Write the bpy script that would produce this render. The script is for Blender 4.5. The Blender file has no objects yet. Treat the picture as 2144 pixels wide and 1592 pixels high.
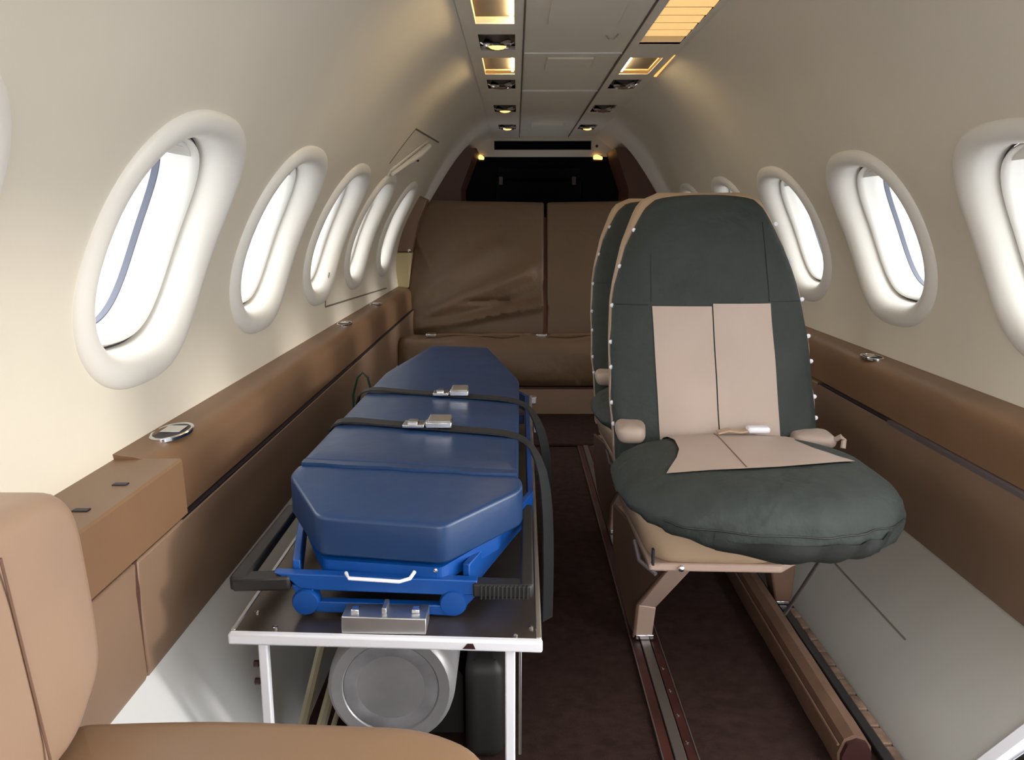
import bpy, bmesh, math, random
from mathutils import Vector, Matrix, noise
random.seed(7)
S = 1.28                      # metres per layout unit
EYE = 0.80                    # camera height above the cabin floor, layout units
sc = bpy.context.scene
C = sc.collection
PI = math.pi

# ------------------------------------------------------------------ camera
cam_d = bpy.data.cameras.new('camera')
cam = bpy.data.objects.new('camera', cam_d); C.objects.link(cam)
cam_d.sensor_fit = 'HORIZONTAL'; cam_d.sensor_width = 36.0
cam_d.lens = 1700.0 / 2144.0 * 36.0
cam_d.clip_start = 0.02; cam_d.clip_end = 2000
PITCH = math.atan(341.0 / 1700.0)
cam.location = (0, 0, EYE * S)
cam.rotation_euler = (PI / 2 - PITCH, 0, math.atan(8.0 / 1700.0 * math.cos(PITCH)))
sc.camera = cam

# ------------------------------------------------------------------ sky, sun, exposure
w = bpy.data.worlds.new('overcast_sky'); sc.world = w; w.use_nodes = True
bg = w.node_tree.nodes['Background']
bg.inputs['Color'].default_value = (1.0, 0.985, 0.96, 1); bg.inputs['Strength'].default_value = 4.6
sun_d = bpy.data.lights.new('hazy_sun', 'SUN'); sun_d.energy = 1.0; sun_d.angle = math.radians(6)
sun_d.color = (1.0, 0.95, 0.88)
sun = bpy.data.objects.new('hazy_sun', sun_d); C.objects.link(sun)
sun.rotation_euler = Vector((-1.0, 0.10, -0.245)).to_track_quat('-Z', 'Y').to_euler()
sc.view_settings.view_transform = 'Standard'; sc.view_settings.look = 'None'
sc.view_settings.gamma = 1.0; sc.view_settings.use_curve_mapping = False
sc.view_settings.exposure = 0.34

# ------------------------------------------------------------------ materials
M = {}
def mat(name, col, rough=0.5, metal=0.0, bump=None, var=0.0, vscale=6.0, spec=0.5, emit=None, estr=0.0, coat=0.0, sheen=0.0):
    m = bpy.data.materials.new(name); m.use_nodes = True
    nt = m.node_tree; b = nt.nodes['Principled BSDF']
    b.inputs['Base Color'].default_value = (*col, 1); b.inputs['Roughness'].default_value = rough
    b.inputs['Metallic'].default_value = metal; b.inputs['Specular IOR Level'].default_value = spec
    b.inputs['Coat Weight'].default_value = coat; b.inputs['Sheen Weight'].default_value = sheen
    if emit:
        b.inputs['Emission Color'].default_value = (*emit, 1); b.inputs['Emission Strength'].default_value = estr
    tc = nt.nodes.new('ShaderNodeTexCoord')
    if var > 0:
        n = nt.nodes.new('ShaderNodeTexNoise'); n.inputs['Scale'].default_value = vscale; n.inputs['Detail'].default_value = 5
        nt.links.new(tc.outputs['Object'], n.inputs['Vector'])
        r = nt.nodes.new('ShaderNodeValToRGB')
        r.color_ramp.elements[0].position = 0.3; r.color_ramp.elements[1].position = 0.7
        r.color_ramp.elements[0].color = (*[c * (1 - var) for c in col], 1)
        r.color_ramp.elements[1].color = (*[min(1, c * (1 + var)) for c in col], 1)
        nt.links.new(n.outputs['Fac'], r.inputs['Fac']); nt.links.new(r.outputs['Color'], b.inputs['Base Color'])
    if bump:
        n2 = nt.nodes.new('ShaderNodeTexNoise'); n2.inputs['Scale'].default_value = bump[0]; n2.inputs['Detail'].default_value = 4
        nt.links.new(tc.outputs['Object'], n2.inputs['Vector'])
        bp = nt.nodes.new('ShaderNodeBump'); bp.inputs['Strength'].default_value = bump[1]; bp.inputs['Distance'].default_value = bump[2]
        nt.links.new(n2.outputs['Fac'], bp.inputs['Height']); nt.links.new(bp.outputs['Normal'], b.inputs['Normal'])
    M[name] = m
    return m
mat('cream_wall', (0.72, 0.665, 0.56), 0.55, bump=(60, 0.04, 0.003), var=0.03, vscale=3)
mat('ceiling_cream', (0.74, 0.69, 0.59), 0.6, var=0.03, vscale=4)
mat('surround_white', (0.78, 0.76, 0.71), 0.38)
mat('frame_white', (0.80, 0.79, 0.75), 0.4)
mat('seal_grey', (0.10, 0.11, 0.15), 0.5)
mat('gasket', (0.05, 0.04, 0.05), 0.6)
mat('brown_leather', (0.20, 0.112, 0.060), 0.42, bump=(180, 0.08, 0.002), var=0.06, vscale=5)
mat('brown_panel', (0.235, 0.150, 0.100), 0.45, bump=(120, 0.06, 0.002), var=0.06, vscale=4)
mat('tan_leather', (0.32, 0.215, 0.15), 0.45, bump=(150, 0.08, 0.002), var=0.05, vscale=4)
mat('seat_cushion_leather', (0.27, 0.165, 0.095), 0.4, bump=(150, 0.08, 0.002), var=0.06, vscale=4)
mat('divan_leather', (0.150, 0.093, 0.055), 0.5, bump=(14, 0.35, 0.02), var=0.08, vscale=3)
mat('bulkhead_brown', (0.085, 0.030, 0.016), 0.5, var=0.08)
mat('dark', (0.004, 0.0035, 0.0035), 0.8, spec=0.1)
mat('carpet', (0.038, 0.021, 0.018), 0.95, bump=(400, 0.6, 0.004), var=0.25, vscale=40, spec=0.1)
mat('lower_panel', (0.36, 0.35, 0.325), 0.5, var=0.05, vscale=3)
mat('lower_panel_white', (0.66, 0.67, 0.68), 0.45, var=0.04, vscale=3)
mat('black_track', (0.012, 0.011, 0.011), 0.5)
mat('track_tan', (0.16, 0.10, 0.07), 0.7, var=0.5, vscale=30)
mat('rail_grey', (0.20, 0.17, 0.16), 0.35, metal=0.6)
mat('rail_red', (0.050, 0.014, 0.011), 0.5, var=0.35, vscale=15)
mat('rail_cover', (0.14, 0.08, 0.052), 0.5, bump=(90, 0.2, 0.003), var=0.15, vscale=20)
mat('end_red', (0.030, 0.008, 0.007), 0.45)
mat('chrome', (0.75, 0.76, 0.80), 0.16, metal=1.0)
mat('steel', (0.55, 0.55, 0.56), 0.38, metal=1.0, var=0.1, vscale=12)
mat('table_top', (0.13, 0.105, 0.09), 0.33, metal=0.75, var=0.2, vscale=8)
mat('white_paint', (0.82, 0.83, 0.90), 0.35)
mat('bar_paint', (0.55, 0.50, 0.36), 0.4, var=0.15, vscale=10)
mat('tank_paint', (0.36, 0.36, 0.38), 0.42, metal=0.35, var=0.12, vscale=14, bump=(30, 0.1, 0.004))
mat('tank_face', (0.30, 0.30, 0.33), 0.5, metal=0.3, var=0.25, vscale=18, bump=(30, 0.2, 0.004))
mat('blue_vinyl', (0.012, 0.040, 0.120), 0.34, bump=(9, 0.25, 0.012), var=0.05, vscale=6)
mat('blue_paint', (0.002, 0.060, 0.28), 0.38, var=0.06, vscale=9)
mat('black_rubber', (0.014, 0.0125, 0.0125), 0.55)
mat('webbing', (0.009, 0.009, 0.011), 0.7, bump=(300, 0.3, 0.002))
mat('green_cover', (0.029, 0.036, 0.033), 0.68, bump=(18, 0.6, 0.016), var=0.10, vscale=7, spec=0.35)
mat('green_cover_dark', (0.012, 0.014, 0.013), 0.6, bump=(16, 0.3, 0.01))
mat('beige_leather', (0.40, 0.31, 0.26), 0.5, bump=(120, 0.06, 0.002), var=0.04, vscale=6)
mat('beige_shell', (0.42, 0.30, 0.20), 0.45)
mat('leg_leather', (0.16, 0.09, 0.062), 0.5, bump=(150, 0.12, 0.003), var=0.1, vscale=12)
mat('leg_pale', (0.46, 0.33, 0.27), 0.45)
mat('stud', (0.85, 0.86, 0.95), 0.2)
mat('white_plastic', (0.80, 0.80, 0.88), 0.3)
mat('green_cord', (0.006, 0.05, 0.03), 0.5)
mat('lamp_white', (1, 1, 1), 0.5, emit=(1.0, 0.76, 0.42), estr=28.0)
mat('lamp_amber', (1, 0.8, 0.4), 0.5, emit=(1.0, 0.48, 0.11), estr=2.6)
mat('louver_amber', (0.9, 0.75, 0.45), 0.5, emit=(1.0, 0.60, 0.20), estr=0.62)
mat('box_inner_glow', (0.85, 0.62, 0.33), 0.5, emit=(1.0, 0.60, 0.24), estr=0.22)  # faint amber emission stands in for lamp light on the box walls
mat('seam', (0.16, 0.13, 0.10), 0.8)
mat('seam_brown', (0.07, 0.028, 0.018), 0.8)
mat('groove', (0.010, 0.009, 0.018), 0.5)
mat('groove_grey', (0.20, 0.18, 0.20), 0.35, metal=0.5)
mat('concrete', (0.62, 0.62, 0.60), 0.9, var=0.1, vscale=0.6)
mat('cream_yellow', (0.55, 0.47, 0.26), 0.5)
gm = bpy.data.materials.new('window_glass'); gm.use_nodes = True
nt = gm.node_tree; nt.nodes.clear()
o_ = nt.nodes.new('ShaderNodeOutputMaterial'); mx = nt.nodes.new('ShaderNodeMixShader')
tr = nt.nodes.new('ShaderNodeBsdfTransparent'); gl = nt.nodes.new('ShaderNodeBsdfGlossy'); gl.inputs['Roughness'].default_value = 0.02
tr.inputs['Color'].default_value = (0.95, 0.97, 1.0, 1)
mx.inputs[0].default_value = 0.05; nt.links.new(tr.outputs[0], mx.inputs[1]); nt.links.new(gl.outputs[0], mx.inputs[2])
nt.links.new(mx.outputs[0], o_.inputs['Surface']); M['window_glass'] = gm

# ------------------------------------------------------------------ mesh helpers (layout units, floor z = 0)
class MB:
    def __init__(s): s.v = []; s.f = []
    def add(s, vs, fs):
        n = len(s.v); s.v += [tuple(p) for p in vs]; s.f += [tuple(i + n for i in f) for f in fs]; return s
    def quad(s, a, b, c, d): return s.add([a, b, c, d], [(0, 1, 2, 3)])
    def box(s, x0, x1, y0, y1, z0, z1):
        vs = [(x, y, z) for z in (z0, z1) for y in (y0, y1) for x in (x0, x1)]
        return s.add(vs, [(0, 2, 3, 1), (4, 5, 7, 6), (0, 1, 5, 4), (2, 6, 7, 3), (0, 4, 6, 2), (1, 3, 7, 5)])
    def hexa(s, p):          # 8 points: bottom ring of 4 then top ring of 4
        return s.add(p, [(3, 2, 1, 0), (4, 5, 6, 7), (0, 1, 5, 4), (1, 2, 6, 5), (2, 3, 7, 6), (3, 0, 4, 7)])
    def prism(s, poly, h0, h1, mp=lambda u, v, w: (u, v, w)):
        n = len(poly)
        vs = [mp(u, v, h0) for u, v in poly] + [mp(u, v, h1) for u, v in poly]
        fs = [tuple(range(n - 1, -1, -1)), tuple(range(n, 2 * n))] + [(i, (i + 1) % n, n + (i + 1) % n, n + i) for i in range(n)]
        return s.add(vs, fs)
    def rings(s, rs, cap0=True, cap1=True, closed=True):   # loft through lists of points
        n = len(rs[0]); vs = [p for r in rs for p in r]; fs = []
        for k in range(len(rs) - 1):
            for i in range(n if closed else n - 1):
                j = (i + 1) % n
                fs.append((k * n + i, k * n + j, (k + 1) * n + j, (k + 1) * n + i))
        if cap0: fs.append(tuple(range(n - 1, -1, -1)))
        if cap1: fs.append(tuple((len(rs) - 1) * n + i for i in range(n)))
        return s.add(vs, fs)
    def tube(s, pts, r, n=10, cap=True):
        pts = [Vector(p) for p in pts]; rs = []; up = None
        for i, p in enumerate(pts):
            t = (pts[min(i + 1, len(pts) - 1)] - pts[max(i - 1, 0)]).normalized()
            if up is None: up = Vector((0, 0, 1)) if abs(t.z) < 0.9 else Vector((1, 0, 0))
            a = t.cross(up).normalized(); b = a.cross(t).normalized(); up = b
            rr = r[i] if isinstance(r, (list, tuple)) else r
            rs.append([tuple(p + a * math.cos(2 * PI * k / n) * rr + b * math.sin(2 * PI * k / n) * rr) for k in range(n)])
        return s.rings(rs, cap, cap)
    def lathe(s, prof, o, ax='Z', n=32):     # prof: (radius, height along the axis)
        rs = []
        for r, h in prof:
            ring = []
            for k in range(n):
                a = 2 * PI * k / n; c, d = r * math.cos(a), r * math.sin(a)
                ring.append({'Z': (o[0] + c, o[1] + d, o[2] + h), 'Y': (o[0] + c, o[1] + h, o[2] - d), 'X': (o[0] + h, o[1] + c, o[2] + d)}[ax])
            rs.append(ring)
        return s.rings(rs)
    def ribbon(s, pts, wid, th):             # band along pts, wid = width vector, th = thickness
        ws = [Vector(q) for q in wid] if isinstance(wid, list) else [Vector(wid)] * len(pts); pts = [Vector(p) for p in pts]; rs = []
        for i, p in enumerate(pts):
            t = (pts[min(i + 1, len(pts) - 1)] - pts[max(i - 1, 0)]).normalized()
            wv = ws[i]; nrm = t.cross(wv).normalized() * th / 2
            rs.append([tuple(p - wv / 2 - nrm), tuple(p + wv / 2 - nrm), tuple(p + wv / 2 + nrm), tuple(p - wv / 2 + nrm)])
        return s.rings(rs)
    def build(s, name, material, parent=None, smooth=True, bevel=0.0, sub=0, seg=2, angle=40, doubles=False):
        if parent is not None: org = Vector(parent['_org'])
        else:
            xs = [p[0] for p in s.v]; ys = [p[1] for p in s.v]; zs = [p[2] for p in s.v]
            org = Vector(((min(xs) + max(xs)) / 2, (min(ys) + max(ys)) / 2, min(zs)))
        me = bpy.data.meshes.new(name)
        me.from_pydata([((p[0] - org.x) * S, (p[1] - org.y) * S, (p[2] - org.z) * S) for p in s.v], [], s.f)
        bm = bmesh.new(); bm.from_mesh(me)
        if doubles: bmesh.ops.remove_doubles(bm, verts=bm.verts, dist=0.0002)
        bmesh.ops.recalc_face_normals(bm, faces=bm.faces)
        if smooth:
            lim = math.radians(angle)
            for f in bm.faces: f.smooth = True
            for e in bm.edges:
                if len(e.link_faces) == 2 and e.calc_face_angle(0) > lim: e.smooth = False
        bm.to_mesh(me); bm.free()
        me.materials.append(M[material])
        o = bpy.data.objects.new(name, me); C.objects.link(o)
        if parent is not None: o.parent = parent
        else: o.location = org * S
        o['_org'] = tuple(org)
        if bevel > 0:
            b = o.modifiers.new('bevel', 'BEVEL'); b.width = bevel * S; b.segments = seg; b.limit_method = 'ANGLE'; b.angle_limit = math.radians(35)
        if sub:
            b = o.modifiers.new('subdivision', 'SUBSURF'); b.levels = sub; b.render_levels = sub
        return o
def tag(o, label, cat, group=None, kind=None):
    o['label'] = label; o['category'] = cat
    if group: o['group'] = group
    if kind: o['kind'] = kind
    return o
def struct(o, label, cat): return tag(o, label, cat, None, 'structure')
def thing(name, org, label, cat, group=None, kind=None):
    o = bpy.data.objects.new(name, None); C.objects.link(o)
    o.empty_display_size = 0.1; o.location = Vector(org) * S; o['_org'] = tuple(org)
    return tag(o, label, cat, group, kind)
def copy_tree(o, parent=None):
    c = o.copy(); C.objects.link(c); c.parent = parent
    for ch in [q for q in list(bpy.data.objects) if q.parent is o]: copy_tree(ch, c)
    return c
def interp(t, tab):
    if t <= tab[0][0]: return tab[0][1]
    for (a, b), (c, d) in zip(tab, tab[1:]):
        if t <= c: return b + (d - b) * (t - a) / (c - a)
    return tab[-1][1]
def roundpoly(pts, r, n=6):
    out = []; m = len(pts)
    for i in range(m):
        p = Vector(pts[i]); a = Vector(pts[i - 1]) - p; b = Vector(pts[(i + 1) % m]) - p
        ri = r[i] if isinstance(r, (list, tuple)) else r
        k = min(ri, a.length * 0.45, b.length * 0.45)
        if k < 1e-5: out.append(tuple(p)); continue
        q0 = p + a.normalized() * k; q1 = p + b.normalized() * k
        for j in range(n + 1):
            t = j / n; out.append(tuple((1 - t) ** 2 * q0 + 2 * t * (1 - t) * p + t * t * q1))
    return out
def densify(pts, step):
    out = []
    for i in range(len(pts)):
        a = Vector(pts[i]); b = Vector(pts[(i + 1) % len(pts)]); n = max(1, int((b - a).length / step))
        for k in range(n): out.append(tuple(a + (b - a) * k / n))
    return out
def slab(mb, outline, h0, h1, r, mp=lambda u, v, w: (u, v, w), bulge=0.0, back_bulge=0.0, seg=4, caps=(0.92, 0.8, 0.64, 0.45, 0.25, 0.1)):
    # cushion: the outline swept from h0 to h1 with rounded rims and a domed face
    P = [Vector(p) for p in outline]; n = len(P)
    area = sum(P[i].x * P[(i + 1) % n].y - P[(i + 1) % n].x * P[i].y for i in range(n))
    if area < 0: P.reverse()
    N = []
    for i in range(n):
        t = (P[(i + 1) % n] - P[i - 1]).normalized(); N.append(Vector((-t.y, t.x)))
    cen = sum(P, Vector((0, 0))) / n
    def ring(off, sc_, h): return [mp(*(cen + (p + nn * off - cen) * sc_), h) for p, nn in zip(P, N)]
    rs = []
    for c in reversed(caps): rs.append(ring(r, c, h0 - back_bulge * (1 - c ** 2)))
    for k in range(seg + 1):
        a = PI / 2 * k / seg; rs.append(ring(r * (1 - math.sin(a)), 1, h0 + r * (1 - math.cos(a))))
    for k in range(seg + 1):
        a = PI / 2 * k / seg; rs.append(ring(r * (1 - math.cos(a)), 1, h1 - r * (1 - math.sin(a))))
    for c in caps: rs.append(ring(r, c, h1 + bulge * (1 - c ** 2)))
    return mb.rings(rs)

# ------------------------------------------------------------------ cabin shell
CX, CZ, R = 0.155, 0.5925, 0.709       # axis and radius of the upper side walls
Y0, Y1 = -0.75, 4.74
TH0, TA, TB = math.radians(14.5), math.radians(-10.5), math.radians(67.3)
BH = math.radians(19)
WA, WB, WN = 0.207, 0.214, 2.6
DIP = 0.045                            # the walls lean in a little more than a true circle
def rad(th):
    a, b = math.radians(-3), math.radians(67)
    return R - (DIP * math.sin(PI * (th - a) / (b - a)) ** 2 if a < th < b else 0)
def W(side, y, th, d=0.0): return (CX + side * (rad(th) - d) * math.cos(th), y, CZ + (rad(th) - d) * math.sin(th))
def thz(z):
    lo, hi = math.radians(-20), math.radians(75)
    for _ in range(40):
        m_ = (lo + hi) / 2
        if CZ + rad(m_) * math.sin(m_) > z: hi = m_
        else: lo = m_
    return lo
def sup(ph, n=WN):
    c, s_ = math.cos(ph), math.sin(ph)
    return math.copysign(abs(c) ** (2 / n), c), math.copysign(abs(s_) ** (2 / n), s_)
def winpt(side, yc, s_, d, ph):
    u, v = sup(ph); return W(side, yc + u * WA * s_, TH0 + v * WB * s_ / R, d)
LEFT_W = [0.565, 1.18, 1.735, 2.28, 2.79, 3.40]
RIGHT_W = [1.27, 1.845, 2.405, 2.99, 3.58]
HW = 0.250
def th_list(a, b): 
    n = max(1, int(math.degrees(b - a) / 2.5)); return [a + (b - a) * k / n for k in range(n + 1)]
NR = 96
RING = []                                # window cut-out and its square cell, shared by every window
for k in range(NR):
    u, v = sup(2 * PI * k / NR); du, dv = u * WA * 0.96, v * WB * 0.96 / R
    q = min(HW / abs(du) if abs(du) > 1e-9 else 1e9, BH / abs(dv) if abs(dv) > 1e-9 else 1e9)
    RING.append([du, dv, du * q, dv * q])
for sx, sy in ((1, 1), (-1, 1), (-1, -1), (1, -1)):
    i = min(range(NR), key=lambda i: (RING[i][2] - sx * HW) ** 2 + (RING[i][3] - sy * BH) ** 2)
    RING[i][2], RING[i][3] = sx * HW, sy * BH
MID = sorted(TH0 + r_[3] for r_ in RING if abs(r_[2] - HW) < 1e-6)
ALL_TH = th_list(TA, TH0 - BH)[:-1] + MID + th_list(TH0 + BH, TB)[1:]
def grid(mb, side, ya, yb, ts):
    mb.rings([[W(side, ya, t), W(side, yb, t)] for t in ts], False, False, closed=False)
def wall(side, cells, y0, y1):
    mb = MB(); y = y0
    for yc in cells:
        grid(mb, side, y, yc - HW, ALL_TH)
        grid(mb, side, yc - HW, yc + HW, th_list(TA, TH0 - BH)); grid(mb, side, yc - HW, yc + HW, th_list(TH0 + BH, TB))
        mb.rings([[W(side, yc + a + (c - a) * t, TH0 + b + (d - b) * t) for a, b, c, d in RING] for t in (0, 0.5, 1)], False, False)
        y = yc + HW
    grid(mb, side, y, y1, ALL_TH)
    return mb
wl = wall(-1, LEFT_W, Y0, Y1).build('wall_left', 'cream_wall', doubles=True)
struct(wl, 'cream curved left cabin side wall pierced by a row of oval windows', 'wall')
# the right wall begins aft of the entry door
DOOR_Y0, DOOR_Y1 = 0.05, 0.995
mb = wall(1, RIGHT_W, DOOR_Y1, Y1)
grid(mb, 1, Y0, DOOR_Y0, ALL_TH); grid(mb, 1, DOOR_Y0, DOOR_Y1, [t for t in ALL_TH if t > math.radians(44)])
wr = mb.build('wall_right', 'cream_wall', doubles=True)
struct(wr, 'cream curved right cabin side wall with oval windows behind the chairs', 'wall')

side_words = {-1: 'left', 1: 'right'}
def window(idx, side, yc, label):
    o = thing('window_%d' % idx, W(side, yc, TH0 - WB / R), label, 'window', None, 'structure')
    n = 72; phs = [2 * PI * k / n for k in range(n)]
    def loft(prof): return MB().rings([[winpt(side, yc, s_, d, p) for p in phs] for s_, d in prof], False, False)
    loft([(1.0, -0.006), (1.0, 0.001), (0.985, 0.006), (0.955, 0.010), (0.92, 0.0125), (0.88, 0.0125), (0.845, 0.010), (0.81, 0.004), (0.785, -0.004), (0.765, -0.016), (0.755, -0.030), (0.75, -0.046)]).build('surround', 'surround_white', o, angle=70)
    loft([(0.76, -0.044), (0.735, -0.043)]).build('gasket', 'gasket', o)
    loft([(0.738, -0.052), (0.733, -0.041), (0.72, -0.036), (0.70, -0.039), (0.69, -0.050), (0.680, -0.060), (0.672, -0.066), (0.655, -0.078), (0.648, -0.100), (0.645, -0.150)]).build('pane_frame', 'frame_white', o, angle=70)
    MB().add([winpt(side, yc, 0.662, -0.097, p) for p in phs], [tuple(range(n))]).build('pane', 'window_glass', o, smooth=False)
    loft([(0.668, -0.088), (0.645, -0.090), (0.642, -0.100)]).build('pane_seal', 'seal_grey', o)
    # raised blind parked across the top of the opening
    sh = MB()
    pts = [sup(p) for p in phs]; pts = [(u * 0.735, v * 0.735) for u, v in pts if v * 0.735 >= 0.60]
    pts.sort(key=lambda q: q[0])
    poly = [(pts[0][0], 0.585)] + pts + [(pts[-1][0], 0.585)]
    def sp(u, v, d): return W(side, yc + u * WA, TH0 + v * WB / R, d)
    sh.prism(poly, -0.060, -0.046, sp)
    bl = sh.build('blind', 'frame_white', o, angle=30)
    MB().prism([(-0.22, 0.615), (0.22, 0.615), (0.22, 0.65), (-0.22, 0.65)], -0.046, -0.040, sp).build('blind_grip', 'surround_white', bl)
    return o
lw = ['oval window at the left edge above the tan seat', 'largest oval window on the left wall, above the chrome ashtray', 'second full oval window from the left edge of the photo',
      'third full oval window along the left wall', 'oval window on the left wall inside the exit hatch outline', 'last oval window on the left wall beside the rear divan']
rw = ['oval window cut by the right edge of the photo', 'oval window above the right armrest ashtray', 'oval window just right of the green chair back', 'small window glimpsed over the top right of the green chair', 'smallest window glimpsed over the middle of the green chair']
k = 1
for y, l in zip(LEFT_W, lw): window(k, -1, y, l); k += 1
for y, l in zip(RIGHT_W, rw): window(k, 1, y, l); k += 1

# --- floor
FL, FR = -0.335, 0.583
fl = MB().box(-0.40, 0.66, Y0, Y1 + 0.9, -0.03, 0.0).build('floor', 'carpet', smooth=False)
struct(fl, 'dark brown carpeted cabin floor', 'floor')
def rail(xc, y0, y1, name):
    r = MB().box(xc - 0.009, xc + 0.009, y0, y1, 0.0, 0.007).build(name, 'rail_grey', fl, bevel=0.0015)
    for s_, (a, b) in ((-1, (-0.026, -0.011)), (1, (0.011, 0.026))):
        MB().box(xc + a, xc + b, y0, y1, 0.0, 0.005).build('carpet_edging', 'rail_red', r)
        MB().box(xc + s_ * 0.027 - 0.001, xc + s_ * 0.027 + 0.001, y0, y1, 0, 0.006).build('metal_lip', 'rail_grey', r)
    for y in [1.12, 1.19, 1.26, 1.33]:
        MB().lathe([(0.0028, 0), (0.0028, 0.0015), (0.001, 0.002)], (xc + 0.017, y, 0.005), n=10).build('rivet', 'chrome', r)
    return r
rail(0.248, 0.2, 3.0, 'seat_rail')
bt = MB().box(0.545, 0.562, 0.2, 3.0, 0, 0.012).build('outboard_track', 'black_track', fl, bevel=0.002)
for i in range(13):
    y = 0.98 + i * 0.045
    MB().box(0.563 + random.uniform(0, .002), 0.579, y, y + 0.040 + random.uniform(-.004, .003), 0, 0.008).build('track_insert', 'track_tan', fl, bevel=0.002)
MB().box(0.563, 0.579, 1.57, 3.0, 0, 0.006).build('track_strip', 'black_track', fl)
MB().box(-0.3, 0.6, 2.78, 3.2, 0.0, 0.012).build('carpet_step', 'carpet', fl, bevel=0.004)

# --- lower side panels, armrest ledges
# right side
mb = MB()
prof = [(0.575, -0.02), (0.583, 0.0), (0.640, 0.052), (0.71, 0.117), (0.778, 0.183), (0.79, 0.195)]
mb.rings([[(x, DOOR_Y1 + 0.0, z), (x, Y1, z)] for x, z in prof], False, False, closed=False)
mb.rings([[(x, Y0, z), (x, DOOR_Y0, z)] for x, z in prof], False, False, closed=False)
lp = mb.build('baseboard_right', 'lower_panel'); struct(lp, 'pale sloping lower wall panel along the right side of the floor', 'wall panel')
# hairline joint across the pale panel
MB().hexa([(0.673, 1.29, 0.0832), (0.675, 1.29, 0.0852), (0.675, 3.0, 0.0852), (0.673, 3.0, 0.0832), (0.6726, 1.29, 0.0836), (0.6746, 1.29, 0.0856), (0.6746, 3.0, 0.0856), (0.6726, 3.0, 0.0836)]).build('panel_joint', 'seam', lp)
def ledge_prof(sgn, near=False):
    if near: p = [(0.705, 0.49), (0.70, 0.478), (0.612, 0.478), (0.609, 0.475), (0.607, 0.40), (0.625, 0.385)]
    else: p = [(0.712, 0.492), (0.705, 0.486), (0.69, 0.483), (0.672, 0.481), (0.658, 0.477), (0.648, 0.470), (0.641, 0.459), (0.638, 0.445), (0.637, 0.42), (0.635, 0.384), (0.640, 0.378), (0.66, 0.376)]
    return [(CX + sgn * x, z) for x, z in p]
def extr(prof, y0, y1, caps=True):
    mb = MB(); mb.rings([[(x, y0, z) for x, z in prof], [(x, y1, z) for x, z in prof]], caps, caps, closed=False); return mb
# closed ledge body
def ledge(sgn, y0, y1, near): 
    p = ledge_prof(sgn, near); back = CX + sgn * 0.75
    p = p + [(back, p[-1][1]), (back, p[0][1])]
    mb = MB(); mb.rings([[(x, y0, z) for x, z in p], [(x, y1, z) for x, z in p]], True, True); return mb
tr1 = thing('trim_1', (CX - 0.7, 1.5, 0.376), 'long brown leather armrest ledge under the left windows', 'armrest', None, 'structure')
ledge(-1, 1.055, 4.0, False).build('ledge', 'brown_leather', tr1, angle=35)
ledge(-1, Y0, 1.06, True).build('ledge_end', 'brown_leather', tr1, angle=30)
tr2 = thing('trim_2', (CX + 0.7, 1.5, 0.376), 'long brown leather armrest ledge under the right windows', 'armrest', None, 'structure')
ledge(1, 0.998, 4.0, False).build('ledge', 'brown_leather', tr2, angle=35)
# side panels below the ledges
def sidepanel(sgn, name, ztop, zbot, xb, y0, y1, matn):
    p = [(CX + sgn * 0.626, ztop), (CX + sgn * 0.628, ztop - 0.04), (CX + sgn * xb, zbot + 0.01), (CX + sgn * (xb + 0.004), zbot), (CX + sgn * 0.75, zbot), (CX + sgn * 0.75, ztop)]
    return p
p = sidepanel(-1, '', 0.379, 0.218, 0.624, 0, 0, '')
mb = MB(); mb.rings([[(x, 0.946, z) for x, z in p], [(x, 4.0, z) for x, z in p]])
sp1 = thing('trim_3', (CX - 0.65, 1.5, 0.215), 'brown leather lower side panel beneath the left armrest', 'side panel', None, 'structure')
mb.build('panel', 'brown_panel', sp1, bevel=0.003)
mb = MB(); mb.rings([[(x, Y0, z) for x, z in p], [(x, 0.941, z) for x, z in p]])
mb.build('panel', 'brown_panel', sp1, bevel=0.003)
MB().box(CX - 0.640, CX - 0.628, 0.938, 0.949, 0.22, 0.38).build('panel_seam', 'seam_brown', sp1)
MB().box(CX - 0.645, CX - 0.6275, 1.09, 3.9, 0.3745, 0.3815).build('groove', 'groove', sp1)
p = sidepanel(1, '', 0.379, 0.181, 0.622, 0, 0, '')
mb = MB(); mb.rings([[(x, 0.998, z) for x, z in p], [(x, 4.0, z) for x, z in p]])
sp2 = thing('trim_4', (CX + 0.65, 1.5, 0.178), 'brown leather lower side panel beneath the right armrest', 'side panel', None, 'structure')
mb.build('panel', 'brown_panel', sp2, bevel=0.003)
MB().box(CX + 0.6265, CX + 0.645, 1.66, 2.05, 0.3735, 0.3815).build('groove', 'groove', sp2)
MB().box(CX + 0.6255, CX + 0.645, 1.0, 1.66, 0.3735, 0.3815).build('metal_groove', 'groove_grey', sp2)
MB().box(CX + 0.6255, CX + 0.63, 2.05, 2.06, 0.375, 0.382).build('groove_end', 'chrome', sp2)
# left lower white panel
mb = MB()
prof = [(-0.325, -0.02), (-0.335, 0.0), (-0.375, 0.06), (-0.42, 0.135), (-0.462, 0.205), (-0.475, 0.225), (-0.50, 0.23)]
mb.rings([[(x, Y0, z), (x, Y1, z)] for x, z in prof], False, False, closed=False)
ll = mb.build('baseboard_left', 'lower_panel_white'); struct(ll, 'white sloping lower wall panel along the left side of the floor', 'wall panel')

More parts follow.
